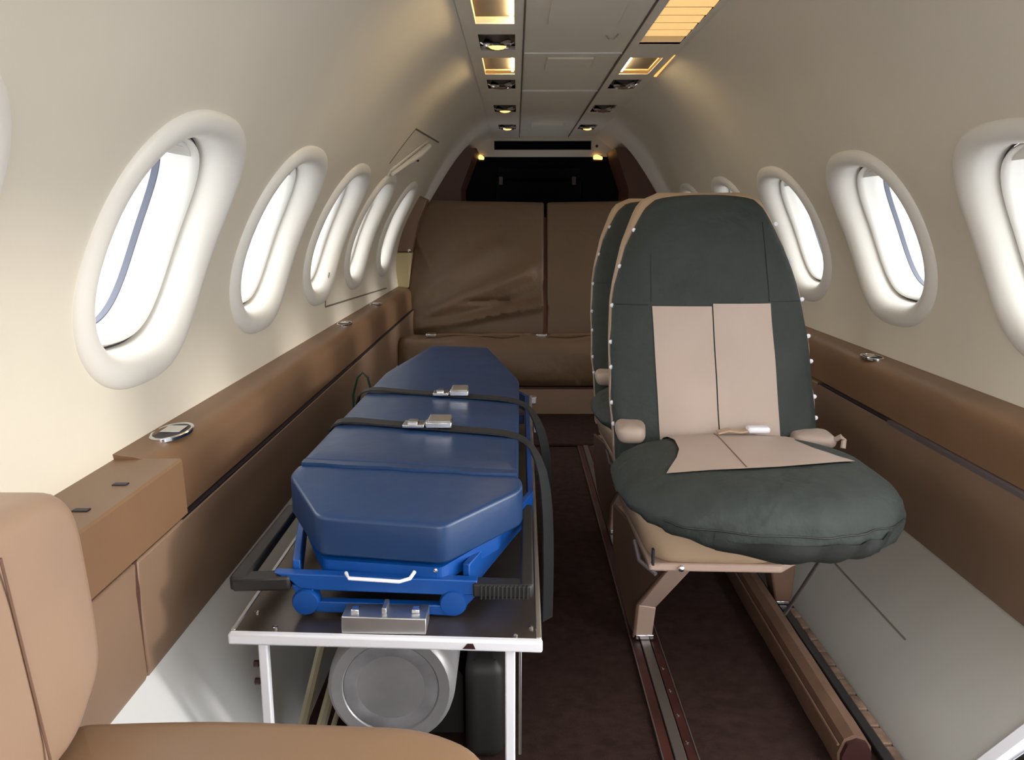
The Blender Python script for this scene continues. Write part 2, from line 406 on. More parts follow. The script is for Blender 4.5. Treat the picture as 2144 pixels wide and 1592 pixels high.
# --- ceiling
HC = 1.244
ce = thing('ceiling', (CX, 2.5, HC), 'cream flat ceiling spine with light strips running aft', 'ceiling', None, 'structure')
def plate(mb, x0, x1, y0, y1, z, holes, th=0.012):
    ys = y0
    for hx0, hx1, hy0, hy1 in sorted(holes, key=lambda h: h[2]):
        if hy0 > ys: mb.box(x0, x1, ys, hy0, z, z + th)
        mb.box(x0, hx0, hy0, hy1, z, z + th); mb.box(hx1, x1, hy0, hy1, z, z + th)
        ys = hy1
    mb.box(x0, x1, ys, y1, z, z + th)
BOXL = [(-0.094, -0.004, 1.62, 2.01), (-0.096, -0.004, 2.42, 2.69)]
LAMPL = [(-0.094, -0.002, 2.12, 2.32), (-0.096, -0.002, 2.79, 2.98), (-0.090, 0.0, 3.40, 3.62), (-0.085, 0.0, 4.10, 4.30)]
BOXR = [(0.322, 0.414, 2.42, 2.69)]
LOUV = (0.318, 0.424, 1.50, 2.24)
LAMPR = [(0.318, 0.412, 2.79, 2.98), (0.315, 0.405, 3.40, 3.62), (0.312, 0.398, 4.10, 4.30)]
mb = MB(); plate(mb, -0.128, 0.017, Y0, Y1, HC - 0.004, BOXL + LAMPL); mb.build('light_strip', 'ceiling_cream', ce, smooth=False)
mb = MB(); plate(mb, 0.296, 0.440, Y0, Y1, HC - 0.004, BOXR + LAMPR + [LOUV]); mb.build('light_strip', 'ceiling_cream', ce, smooth=False)
for a, b, z in ((Y0, 1.50, 0), (1.503, 2.355, 0), (2.362, 3.03, 0.002), (3.038, Y1, 0.003)):
    MB().box(0.020, 0.293, a, b, HC + z - 0.002, HC + z + 0.01).build('centre_panel', 'ceiling_cream', ce, smooth=False, bevel=0.002)
MB().box(-0.13, 0.45, Y0, Y1, HC + 0.012, HC + 0.10).build('backing', 'seam', ce, smooth=False)
for y in (2.358, 3.034): MB().box(0.022, 0.291, y - 0.004, y + 0.004, HC - 0.0055, HC).build('panel_ridge', 'surround_white', ce, bevel=0.001)
for x0, x1, y0, y1 in ((0.075, 0.235, 1.70, 2.02), (0.09, 0.22, 2.43, 2.62)):
    MB().box(x0, x1, y0, y1, HC - 0.006, HC).build('access_plate', 'ceiling_cream', ce, smooth=False, bevel=0.001)
slab(MB(), roundpoly([(0.075, 4.05), (0.235, 4.05), (0.235, 4.22), (0.075, 4.22)], 0.03), HC - 0.012, HC + 0.004, 0.004).build('speaker_cover', 'ceiling_cream', ce)
MB().tube([(0.222, 2.13, HC - 0.004), (0.232, 2.15, HC - 0.009), (0.242, 2.15, HC - 0.009), (0.25, 2.12, HC - 0.004)], 0.0018, 6).build('small_hook', 'steel', ce)
MB().box(0.0175, 0.0195, Y0, Y1, HC - 0.005, HC + 0.004).build('strip_seam', 'seam', ce, smooth=False)
MB().box(0.2935, 0.2955, Y0, Y1, HC - 0.005, HC + 0.004).build('strip_seam', 'seam', ce, smooth=False)

def light_box(h, inner, label):
    x0, x1, y0, y1 = h; o = thing('ceiling_light', ((x0 + x1) / 2, (y0 + y1) / 2, HC - 0.004), label, 'light', 'recessed ceiling light boxes')
    d = 0.055; z = HC - 0.002; g = 0.0015
    m = MB(); m.quad((x0, y0, z), (x0, y1, z), (x0, y1, z + d), (x0, y0, z + d)); m.quad((x1, y0, z), (x1, y1, z), (x1, y1, z + d), (x1, y0, z + d))
    m.quad((x0, y0, z), (x1, y0, z), (x1, y0, z + d), (x0, y0, z + d)); m.quad((x0, y1, z), (x1, y1, z), (x1, y1, z + d), (x0, y1, z + d))
    m.quad((x0, y0, z + d), (x1, y0, z + d), (x1, y1, z + d), (x0, y1, z + d)); m.build('housing', 'box_inner_glow', o, smooth=False)
    xe = x1 - 0.004 if inner > 0 else x0 + 0.004
    MB().box(min(xe, xe - inner * 0.006), max(xe, xe - inner * 0.006), y0 + 0.012, y1 - 0.012, z + 0.004, z + d - 0.006).build('lamp', 'lamp_white', o, smooth=False)
def gimbal(h, lit, label, left):
    x0, x1, y0, y1 = h; xc, yc = (x0 + x1) / 2, (y0 + y1) / 2
    o = thing('reading_light', (xc, yc, HC - 0.016), label, 'light', 'gimballed reading lights in the ceiling strips')
    z = HC - 0.003; d = 0.05
    m = MB(); m.quad((x0, y0, z), (x0, y1, z), (x0, y1, z + d), (x0, y0, z + d)); m.quad((x1, y0, z), (x1, y1, z), (x1, y1, z + d), (x1, y0, z + d))
    m.quad((x0, y0, z), (x1, y0, z), (x1, y0, z + d), (x0, y0, z + d)); m.quad((x0, y1, z), (x1, y1, z), (x1, y1, z + d), (x0, y1, z + d))
    m.quad((x0, y0, z + d), (x1, y0, z + d), (x1, y1, z + d), (x0, y1, z + d)); m.build('recess', 'dark', o, smooth=False)
    MB().lathe([(0.012, 0.038), (0.030, 0.030), (0.036, 0.014), (0.036, 0.004), (0.031, 0.0), (0.027, 0.002), (0.022, 0.012)], (xc, yc, HC - 0.016), n=24).build('reflector', 'chrome', o)
    MB().lathe([(0.023, 0.0), (0.018, -0.004), (0.008, -0.0065), (0.001, -0.007)], (xc, yc, HC - 0.013), n=20).build('lens', 'lamp_amber' if lit else 'chrome', o)
    MB().tube([(x0 + 0.003, yc, HC - 0.002), (xc - 0.036, yc, HC - 0.006)], 0.003, 6).build('pivot', 'chrome', o)
    MB().tube([(x1 - 0.003, yc, HC - 0.002), (xc + 0.036, yc, HC - 0.006)], 0.003, 6).build('pivot', 'chrome', o)
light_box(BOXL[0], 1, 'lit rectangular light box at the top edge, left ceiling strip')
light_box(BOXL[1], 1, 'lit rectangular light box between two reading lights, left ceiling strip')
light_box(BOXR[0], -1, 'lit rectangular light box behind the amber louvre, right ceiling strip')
gimbal(LAMPL[0], True, 'large lit chrome reading light between two light boxes, left ceiling strip', True)
gimbal(LAMPL[1], False, 'unlit chrome reading light behind the left ceiling light boxes', True)
gimbal(LAMPL[2], True, 'lit amber reading light, second from rear in left ceiling strip', True)
gimbal(LAMPL[3], True, 'lit amber reading light at the rear end of left ceiling strip', True)
gimbal(LAMPR[0], False, 'chrome reading light just behind the light box, right ceiling strip', False)
gimbal(LAMPR[1], False, 'unlit reading light, second from rear in right ceiling strip', False)
gimbal(LAMPR[2], True, 'lit amber reading light at the rear end of right ceiling strip', False)
# amber louvre
x0, x1, y0, y1 = LOUV
lv = thing('louvre_light', ((x0 + x1) / 2, (y0 + y1) / 2, HC - 0.004), 'amber glowing slatted louvre light in the right ceiling strip', 'light')
m = MB(); z = HC - 0.003; d = 0.03
m.quad((x0, y0, z), (x0, y1, z), (x0, y1, z + d), (x0, y0, z + d)); m.quad((x1, y0, z), (x1, y1, z), (x1, y1, z + d), (x1, y0, z + d))
m.quad((x0, y0, z), (x1, y0, z), (x1, y0, z + d), (x0, y0, z + d)); m.quad((x0, y1, z), (x1, y1, z), (x1, y1, z + d), (x0, y1, z + d))
m.quad((x0, y0, z + d), (x1, y0, z + d), (x1, y1, z + d), (x0, y1, z + d)); m.build('housing', 'seam', lv, smooth=False)
for i in range(10):
    y = y0 + 0.02 + i * 0.0715
    MB().hexa([(x0 + .001, y, z + 0.002), (x1 - .001, y, z + 0.002), (x1 - .001, y + 0.054, z), (x0 + .001, y + 0.054, z),
               (x0 + .001, y, z + 0.003), (x1 - .001, y, z + 0.003), (x1 - .001, y + 0.054, z + 0.001), (x0 + .001, y + 0.054, z + 0.001)]).build('slat', 'louver_amber' if 1 <= i <= 8 else 'box_inner_glow', lv, smooth=False)
mat('slit_amber', (0.8, 0.5, 0.2), 0.5, emit=(1.0, 0.5, 0.14), estr=0.9)
ga = MB().hexa([(0.438, 2.38, HC - 0.006), (0.440, 2.38, HC - 0.006), (0.446, 2.72, HC - 0.007), (0.438, 2.72, HC - 0.007), (0.438, 2.38, HC - 0.002), (0.440, 2.38, HC - 0.002), (0.446, 2.72, HC - 0.002), (0.438, 2.72, HC - 0.002)]).build('edge_light', 'slit_amber', smooth=False)
tag(ga, 'thin amber light slit along outer edge of right ceiling strip', 'light')

# --- aft header, bulkhead and baggage hole
YH = 4.74
def circ_x(z, sgn): return W(sgn, 0, thz(z))[0]
hd = thing('wall_header', (CX, YH, 1.13), 'cream header panel with a black air slot above the rear opening', 'wall', None, 'structure')
m = MB(); zt, zb = HC + 0.01, 1.135
sx0, sx1, sz0, sz1 = -0.122, 0.425, 1.172, 1.222
m.prism([(circ_x(zb, -1) - .01, zb), (circ_x(zb, 1) + .01, zb), (circ_x(sz0, 1) + .01, sz0), (circ_x(sz0, -1) - .01, sz0)], YH, YH + 0.03, lambda u, v, w: (u, w, v))
m.prism([(circ_x(sz0, -1) - .01, sz0), (sx0, sz0), (sx0, sz1), (circ_x(sz1, -1) - .01, sz1)], YH, YH + 0.03, lambda u, v, w: (u, w, v))
m.prism([(sx1, sz0), (circ_x(sz0, 1) + .01, sz0), (circ_x(sz1, 1) + .01, sz1), (sx1, sz1)], YH, YH + 0.03, lambda u, v, w: (u, w, v))
m.prism([(circ_x(sz1, -1) - .01, sz1), (circ_x(sz1, 1) + .01, sz1), (circ_x(zt, 1) + .01, zt), (circ_x(zt, -1) - .01, zt)], YH, YH + 0.03, lambda u, v, w: (u, w, v))
m.build('header_plate', 'ceiling_cream', hd, smooth=False)
MB().box(sx0 - .01, sx1 + .01, YH + 0.028, YH + 0.05, sz0 - .01, sz1 + .01).build('slot_back', 'dark', hd, smooth=False)
m = MB(); f_ = 0.006
m.box(sx0 - f_, sx1 + f_, YH - 0.006, YH + 0.002, sz1, sz1 + f_); m.box(sx0 - f_, sx1 + f_, YH - 0.006, YH + 0.002, sz0 - f_, sz0)
m.box(sx0 - f_, sx0, YH - 0.006, YH + 0.002, sz0, sz1); m.box(sx1, sx1 + f_, YH - 0.006, YH + 0.002, sz0, sz1)
m.build('slot_frame', 'cream_wall', hd, smooth=False)
MB().lathe([(0.008, 0.0), (0.008, -0.004), (0.003, -0.005)], (0.455, YH, 1.192), 'Y', 12).build('fastener', 'gasket', hd)
# brown arch with the opening
bk = thing('wall_back', (CX, YH, 0.0), 'brown rear bulkhead arch around a black opening', 'wall', None, 'structure')
YB = YH + 0.01
def bp(u, v, w): return (u, w, v)
ox0t, ox1t, ox0b, ox1b, zt_, zb_ = -0.205, 0.510, -0.285, 0.585, 1.14, 0.945
arcL = [(circ_x(z, -1) - .01, z) for z in (0.80, 0.88, 0.945, 1.0, 1.06, 1.11, 1.15)]
arcR = [(circ_x(z, 1) + .01, z) for z in (0.80, 0.88, 0.945, 1.0, 1.06, 1.11, 1.15)]
MB().prism([(ox0b, 0.80)] + [(ox0b, zb_), (ox0t, 1.15)] + arcL[::-1], YB - 0.42, YB, bp).build('arch_side', 'bulkhead_brown', bk, smooth=False)
MB().prism([(ox1b, 0.80)] + [(ox1b, zb_), (ox1t, 1.15)] + arcR[::-1], YB - 0.42, YB, bp).build('arch_side', 'bulkhead_brown', bk, smooth=False)
MB().box(-0.56, 0.87, YB - 0.02, YB, 0.0, 0.80).build('lower_bulkhead', 'bulkhead_brown', bk, smooth=False)
# black baggage compartment behind
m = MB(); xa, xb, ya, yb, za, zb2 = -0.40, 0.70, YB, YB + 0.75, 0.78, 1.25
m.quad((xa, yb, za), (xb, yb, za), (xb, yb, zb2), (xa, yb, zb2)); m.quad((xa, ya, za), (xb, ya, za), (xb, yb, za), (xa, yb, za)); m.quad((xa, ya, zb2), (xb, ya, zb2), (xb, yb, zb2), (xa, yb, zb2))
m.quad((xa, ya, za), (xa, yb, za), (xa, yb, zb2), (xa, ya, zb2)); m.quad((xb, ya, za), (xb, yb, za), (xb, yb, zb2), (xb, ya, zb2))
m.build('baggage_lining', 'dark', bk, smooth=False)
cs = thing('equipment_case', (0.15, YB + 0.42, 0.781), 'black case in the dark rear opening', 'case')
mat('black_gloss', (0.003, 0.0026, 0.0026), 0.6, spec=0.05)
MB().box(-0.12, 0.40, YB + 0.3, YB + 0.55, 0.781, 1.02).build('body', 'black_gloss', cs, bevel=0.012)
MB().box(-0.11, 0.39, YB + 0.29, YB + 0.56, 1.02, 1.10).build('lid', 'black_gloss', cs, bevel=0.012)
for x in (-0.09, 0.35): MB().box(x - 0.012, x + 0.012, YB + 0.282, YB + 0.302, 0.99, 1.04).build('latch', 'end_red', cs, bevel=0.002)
for x, wd, l in ((-0.195, 0.016, 'small amber lamp at the left end of the header edge'), (0.462, 0.026, 'larger amber lamp at the right end of the header edge')):
    o = thing('header_lamp', (x, YH - 0.01, 1.118), l, 'light', 'amber lamps under the header')
    slab(MB(), roundpoly([(x - wd, 1.120), (x + wd, 1.118), (x + wd, 1.134), (x - wd * 0.3, 1.146), (x - wd, 1.140)], 0.006), -(YH - 0.001), -(YH - 0.012), 0.003, lambda u, v, w: (u, -w, v)).build('lens', 'lamp_amber', o)
    MB().box(x - wd, x + wd, YH - 0.004, YH + 0.004, 1.112, 1.140).build('base', 'gasket', o)
# trim post at the left of the divan
tp = thing('trim_5', (-0.53, 3.86, 0.48), 'cream and brown post between the last left window and the divan back', 'trim', None, 'structure')
MB().prism([(-0.565, 0.478), (-0.497, 0.478), (-0.490, 0.55), (-0.478, 0.64), (-0.565, 0.64)], 3.78, 3.86, bp).build('cream_block', 'cream_yellow', tp, bevel=0.004)
MB().prism([(-0.565, 0.642), (-0.478, 0.642), (-0.45, 0.77), (-0.405, 0.88), (-0.45, 0.90), (-0.50, 0.84), (-0.555, 0.70)], 3.80, 3.9, bp).build('brown_block', 'brown_leather', tp, bevel=0.004)
MB().lathe([(0.008, 0), (0.008, -0.006), (0.003, -0.009)], (-0.490, 3.78, 0.650), 'Y', 12).build('stud', 'chrome', tp)
# --- front partition and entry door frame behind the camera
fp = thing('wall_front', (CX, Y0, 0), 'cream front partition with an open cockpit doorway', 'wall', None, 'structure')
def arc(sgn): return [(CX + sgn * (R + 0.005) * math.cos(t), CZ + (R + 0.005) * math.sin(t)) for t in [math.radians(a) for a in range(-14, 68, 6)]]
aL, aR = arc(-1), arc(1)
MB().prism([(-0.30, 0.0), (-0.30, 0.9), (-0.12, 1.25)] + aL[::-1] + [(-0.33, 0.0)], Y0 - 0.03, Y0, bp).build('partition', 'cream_wall', fp, smooth=False)
MB().prism([(0.56, 0.0), (0.56, 0.9), (0.43, 1.25)] + aR[::-1] + [(0.58, 0.0)], Y0 - 0.03, Y0, bp).build('partition', 'cream_wall', fp, smooth=False)
dr = thing('door_1', (0.75, 0.3, 0), 'open entry doorway frame on the right beside the camera', 'door', None, 'structure')
MB().prism([(0.575, -0.01), (0.583, 0.006), (0.775, 0.190), (0.79, 0.19), (0.79, 0.15)], DOOR_Y1 - 0.012, DOOR_Y1 + 0.012, bp).build('sill_end', 'white_paint', dr, bevel=0.003)
MB().hexa([(0.60, 0.26, -0.03), (0.80, 0.26, 0.14), (0.80, 0.981, 0.14), (0.60, 0.981, -0.03), (0.575, 0.26, 0.0), (0.775, 0.26, 0.17), (0.775, 0.981, 0.17), (0.575, 0.981, 0.0)]).build('sill', 'chrome', dr, bevel=0.006)
MB().tube([W(1, DOOR_Y1, math.radians(t), 0.0) for t in range(-10, 46, 4)], 0.014, 8).build('jamb', 'surround_white', dr)
MB().tube([W(1, DOOR_Y0, math.radians(t), 0.0) for t in range(-10, 46, 4)], 0.014, 8).build('jamb', 'surround_white', dr)
MB().tube([W(1, DOOR_Y0 - 0.01, math.radians(45), 0.0), W(1, DOOR_Y1 + 0.01, math.radians(45), 0.0)], 0.016, 8).build('lintel', 'surround_white', dr)
MB().box(0.78, 0.90, DOOR_Y1 - 0.012, 0.999, 0.18, 0.50).build('ledge_end', 'brown_leather', dr, bevel=0.004)
MB().box(0.785, 0.87, Y0, DOOR_Y0, 0.15, 0.50).build('side_panel', 'brown_panel', dr)

# exit hatch joint and its handle on the left wall
def wall_ribbon(side, path, wd, d0, d1):
    mb = MB()
    for (ya, ta), (yb, tb) in zip(path, path[1:]):
        n = max(1, int(abs(math.degrees(tb - ta)) / 3)); L = math.hypot(yb - ya, (tb - ta) * R); ny, nt_ = -(tb - ta) * R / L, (yb - ya) / L
        rs = []
        for k in range(n + 1):
            t = k / n; y = ya + (yb - ya) * t; th = ta + (tb - ta) * t
            q = [(y - ny * wd / 2, th - nt_ * wd / 2 / R), (y + ny * wd / 2, th + nt_ * wd / 2 / R)]
            rs.append([W(side, *q[0], d0), W(side, *q[1], d0), W(side, *q[1], d1), W(side, *q[0], d1)])
        mb.rings(rs)
    return mb
hx = wall_ribbon(-1, [(2.40, thz(0.64)), (2.345, thz(0.545)), (3.45, thz(0.505))], 0.005, -0.001, 0.0012).build('hatch_joint', 'seam', wl)
wall_ribbon(-1, [(2.62, thz(0.965)), (2.70, thz(1.077)), (3.36, thz(1.093))], 0.006, -0.001, 0.0012).build('hatch_joint', 'seam', wl)
hh = thing('exit_handle', W(-1, 2.88, thz(0.93)), 'cream lever handle high on the left wall above the windows', 'handle')
def wp(side, u, v, d): return W(side, u, v, d)
m = MB(); m.prism([(2.69, thz(0.930)), (3.06, thz(1.045)), (3.10, thz(1.065)), (3.05, thz(1.075)), (2.68, thz(0.952))], 0.0, 0.006, lambda u, v, w: W(-1, u, v, w))
m.build('base_plate', 'surround_white', hh, bevel=0.002)
m = MB(); m.tube([W(-1, 2.70, thz(0.943), 0.012), W(-1, 2.82, thz(0.985), 0.016), W(-1, 2.95, thz(1.028), 0.020), W(-1, 3.07, thz(1.066), 0.016)], [0.006, 0.008, 0.012, 0.010], 10).build('lever', 'surround_white', hh)
m = MB(); m.tube([W(-1, 2.93, thz(1.008), 0.005), W(-1, 2.96, thz(1.012), 0.026)], 0.005, 8).build('catch', 'seam_brown', hh)

# ------------------------------------------------------------------ fittings on the ledges
def ashtray(x, y, z, rx, ry, label):
    o = thing('ashtray', (x, y, z), label, 'ashtray', 'chrome cups set in the armrests')
    n = 32
    def ring(s_, h): return [(x + rx * s_ * math.cos(2 * PI * k / n), y + ry * s_ * math.sin(2 * PI * k / n), z + h) for k in range(n)]
    MB().rings([ring(1, -0.003), ring(1.0, 0.0012), ring(0.95, 0.0025), ring(0.86, 0.0022), ring(0.83, 0.0008)], False, False).build('rim', 'chrome', o)
    MB().rings([ring(0.84, 0.0012), ring(0.6, 0.0008)], False, True).build('bowl', 'groove', o)
    MB().hexa([(x - rx * .6, y - ry * .15, z + .0012), (x + rx * .5, y - ry * .15, z + .0012), (x + rx * .5, y + ry * .55, z + .0012), (x - rx * .6, y + ry * .55, z + .0012)] +
              [(x - rx * .6, y - ry * .15, z + .0018), (x + rx * .5, y - ry * .15, z + .0018), (x + rx * .5, y + ry * .55, z + .0025), (x - rx * .6, y + ry * .55, z + .0025)]).build('flap', 'chrome', o, bevel=0.001)
    return o
ashtray(-0.519, 1.185, 0.4822, 0.027, 0.052, 'large oval chrome ashtray in the near left armrest ledge')
ashtray(-0.522, 2.46, 0.4822, 0.022, 0.05, 'small chrome fitting on the left ledge below the third window')
ashtray(-0.522, 3.02, 0.4822, 0.022, 0.05, 'farthest chrome fitting on the left ledge near the divan')
ashtray(0.826, 1.86, 0.4822, 0.022, 0.042, 'oval chrome ashtray in the right armrest ledge beside the green chair')
for (x, y), l in (((-0.485, 0.95), 'small dark slot in the left ledge nearer the ashtray'), ((-0.486, 0.86), 'small dark slot in the left ledge beside the tan backrest')):
    o = MB().box(x - 0.009, x + 0.009, y - 0.005, y + 0.005, 0.4775, 0.4795).build('table_slot', 'groove', bevel=0.001)
    tag(o, l, 'slot', 'slots in the left ledge')

# ------------------------------------------------------------------ rail cover on the floor
rc = thing('rail_cover', (0.50, 1.4, 0.0), 'long brown leather covered rail lying on the floor at the right', 'rail cover')
def rcp(y): t = (y - 1.06) / 0.75; return 0.498 + 0.006 * t
m = MB(); rs = []
for k in range(13):
    y = 1.062 + 0.75 * k / 12; x = rcp(y); j = random.uniform(-.0012, .0012)
    rs.append([(x - 0.024 + j, y, 0.004), (x - 0.026, y, 0.030 + j), (x - 0.018, y, 0.052), (x - 0.004, y, 0.060 + j), (x + 0.012, y, 0.056), (x + 0.023 + j, y, 0.040), (x + 0.025, y, 0.012), (x + 0.02, y, 0.0), (x - 0.02, y, 0.0)])
m.rings(rs); m.build('leather_sleeve', 'rail_cover', rc, angle=30)
m = MB(); y = 1.062; x = rcp(y)
m.rings([[(x - 0.021, yy, 0.006), (x - 0.022, yy, 0.028), (x - 0.015, yy, 0.048), (x, yy, 0.054), (x + 0.013, yy, 0.050), (x + 0.020, yy, 0.036), (x + 0.021, yy, 0.012), (x + 0.016, yy, 0.002), (x - 0.016, yy, 0.002)] for yy in (1.062, 1.054)]); m.build('end_cap', 'end_red', rc)
MB().tube([(rcp(1.07) - 0.0245, 1.065, 0.041), (rcp(1.8) - 0.0245, 1.80, 0.041)], 0.0022, 6).build('stitched_edge', 'leg_leather', rc)

# ------------------------------------------------------------------ stretcher stand (table) and tank
ZT = 0.28
tb = thing('stretcher_stand', (-0.165, 1.6, 0.0), 'white edged metal stand with dark top carrying the blue stretcher', 'stand')
MB().hexa([(-0.362, 0.950, ZT - 0.003), (0.030, 0.932, ZT - 0.003), (0.044, 2.36, ZT - 0.003), (-0.362, 2.36, ZT - 0.003), (-0.362, 0.950, ZT), (0.030, 0.932, ZT), (0.044, 2.36, ZT), (-0.362, 2.36, ZT)]).build('top_sheet', 'table_top', tb, smooth=False)
m = MB(); m.hexa([(-0.366, 0.945, ZT - 0.014), (0.034, 0.926, ZT - 0.014), (0.034, 0.938, ZT - 0.014), (-0.366, 0.957, ZT - 0.014), (-0.366, 0.945, ZT + 0.001), (0.034, 0.926, ZT + 0.001), (0.034, 0.938, ZT + 0.001), (-0.366, 0.957, ZT + 0.001)])
m.build('front_edge', 'white_paint', tb, bevel=0.003)
MB().hexa([(0.026, 0.938, ZT - 0.014), (0.034, 0.938, ZT - 0.014), (0.048, 2.36, ZT - 0.014), (0.040, 2.36, ZT - 0.014), (0.026, 0.938, ZT + 0.001), (0.0325, 0.938, ZT + 0.001), (0.0465, 2.36, ZT + 0.001), (0.040, 2.36, ZT + 0.001)]).build('side_edge', 'steel', tb, bevel=0.001)
MB().box(-0.366, -0.360, 0.957, 2.36, ZT - 0.014, ZT + 0.001).build('side_edge', 'steel', tb, bevel=0.001)
MB().box(-0.329, -0.317, 0.948, 0.960, 0.0, ZT - 0.013).build('leg', 'white_paint', tb, bevel=0.002)
MB().box(-0.013, 0.000, 0.938, 0.950, 0.0, ZT - 0.013).build('leg', 'white_paint', tb, bevel=0.002)
MB().box(0.0045, 0.008, 0.938, 0.965, 0.115, ZT - 0.012).build('leg_bracket', 'steel', tb, bevel=0.0008)
for x in (-0.32, -0.005): MB().box(x - 0.006, x + 0.006, 2.2, 2.212, 0.0, ZT - 0.003).build('leg', 'white_paint', tb, bevel=0.002)
MB().tube([(-0.318, 0.985, 0.012), (-0.318, 1.62, ZT - 0.008)], 0.008, 8).build('brace', 'bar_paint', tb)
MB().tube([(-0.295, 0.985, 0.012), (-0.262, 1.60, ZT - 0.008)], 0.008, 8).build('brace', 'bar_paint', tb)
MB().tube([(-0.270, 0.99, 0.05), (-0.225, 1.75, ZT - 0.008)], 0.004, 8).build('brace', 'bar_paint', tb)
for x, y in ((-0.347, 1.005), (-0.31, 0.963), (-0.13, 0.951), (0.0, 0.945), (0.02, 0.965)):
    MB().lathe([(0.0035, 0), (0.0035, 0.0015), (0.001, 0.0025)], (x, y, ZT + 0.0003), n=10).build('screw', 'chrome', tb)
for x, y, z in ((-0.331, 0.954, 0.235), (-0.331, 0.954, 0.21)): MB().lathe([(0.0045, 0.0), (0.0045, -0.006), (0.002, -0.007)], (x, y, z), 'X', 10).build('bolt', 'end_red', tb)
MB().hexa([(-0.066, 0.9295, ZT - 0.010), (-0.050, 0.9287, ZT - 0.010), (-0.050, 0.934, ZT - 0.010), (-0.066, 0.934, ZT - 0.010), (-0.060, 0.9295, ZT - 0.003), (-0.053, 0.9287, ZT - 0.003), (-0.053, 0.934, ZT - 0.003), (-0.060, 0.934, ZT - 0.003)]).build('chipped_paint', 'end_red', tb, smooth=False)
for y in (1.62, 1.96, 2.28):
    MB().box(0.044, 0.060, y, y + 0.03, ZT - 0.008, ZT + 0.012).build('side_clip', 'steel', tb, bevel=0.002)
# tank
tk = thing('gas_tank', (-0.172, 1.5, 0.072), 'grey metal gas cylinder lying under the stretcher stand', 'tank')
TX, TZ, TR = -0.172, 0.163, 0.0885
MB().lathe([(TR * 0.74, 0.0), (TR * 0.76, -0.003), (TR * 0.92, -0.004), (TR * 0.985, 0.002), (TR, 0.014), (TR, 0.62), (TR * 0.9, 0.68), (TR * 0.4, 0.73)], (TX, 1.015, TZ), 'Y', 48).build('shell', 'tank_paint', tk, angle=50)
MB().lathe([(TR * 0.74, 0.006), (TR * 0.735, 0.001), (TR * 0.70, 0.0005), (TR * 0.42, 0.003), (TR * 0.40, 0.0055), (TR * 0.2, 0.006), (0.002, 0.006)], (TX, 1.013, TZ), 'Y', 48).build('end_plate', 'tank_face', tk, angle=50)
for y in (1.15, 1.5): 
    MB().prism([(TX - 0.09, 0.0), (TX + 0.09, 0.0), (TX + 0.09, 0.10), (TX + 0.078, 0.115), (TX + 0.05, 0.085), (TX, 0.0735), (TX - 0.05, 0.085), (TX - 0.078, 0.115), (TX - 0.09, 0.10)], y, y + 0.03, bp).build('cradle', 'black_rubber', tk, smooth=False)
bx_ = thing('black_bag', (-0.045, 1.35, 0.0), 'black bag beside the gas tank under the stand', 'bag')
slab(MB(), densify(roundpoly([(-0.075, 1.08), (-0.016, 1.08), (-0.010, 1.75), (-0.07, 1.75)], 0.02), 0.04), 0.0, 0.16, 0.02, bulge=0.012).build('body', 'black_rubber', bx_)
MB().tube([(-0.045, 1.2, 0.165), (-0.045, 1.24, 0.205), (-0.045, 1.36, 0.205), (-0.045, 1.4, 0.165)], 0.006, 8).build('carry_strap', 'webbing', bx_)

# ------------------------------------------------------------------ stretcher
st = thing('stretcher', (-0.165, 1.6, ZT), 'blue folding stretcher with vinyl mattress strapped on the stand', 'stretcher')
XM = -0.158
def mmap(u, v, w): return (u, v - 0.10 * (u - XM) * max(0, (1.6 - v) / 0.6) , w - 0.03 * (u - XM))
def fmap(u, v, w):
    x, y, z = mmap(u, v, w); t = max(0, 1.155 - v)
    return (x, y, z - 0.20 * t)
main = densify(roundpoly([(-0.318, 1.150), (0.004, 1.150), (0.008, 1.82), (-0.078, 2.27), (-0.238, 2.27), (-0.303, 1.86)], [0.01, 0.01, 0.03, 0.02, 0.02, 0.03], 4), 0.03)
ms = slab(MB(), main, 0.392, 0.442, 0.007, mmap, bulge=0.003).build('mattress_body', 'blue_vinyl', st)
headp = densify(roundpoly([(-0.320, 1.138), (0.007, 1.138), (0.012, 1.105), (-0.092, 1.000), (-0.262, 1.000), (-0.327, 1.105)], [0.008, 0.01, 0.02, 0.012, 0.012, 0.02], 4), 0.02)
hs = slab(MB(), headp, 0.386, 0.441, 0.0055, fmap, bulge=0.001).build('mattress_end_section', 'blue_vinyl', st)
m = MB(); m.ribbon([mmap(-0.316 + 0.318 * k / 10, 1.145 + 0.002 * math.sin(k * 2.1), 0.437) for k in range(11)], (0, 0.018, 0), 0.008); m.build('fold_flap', 'blue_vinyl', st)
# crease lines near the foot of the mattress
# base board
bd = densify(roundpoly([(-0.300, 1.14), (-0.02, 1.14), (-0.022, 1.09), (-0.098, 1.003), (-0.256, 1.003), (-0.300, 1.09)], 0.006, 3), 0.05)
m = MB(); m.prism(bd, 0.358, 0.380, fmap); m.build('base_board', 'blue_paint', st, smooth=False)
bd2 = [(-0.312, 1.15), (-0.002, 1.15), (0.002, 1.80), (-0.082, 2.25), (-0.234, 2.25), (-0.297, 1.84)]
m = MB(); m.prism(bd2, 0.362, 0.3875, mmap); m.build('base_board', 'blue_paint', st, smooth=False)
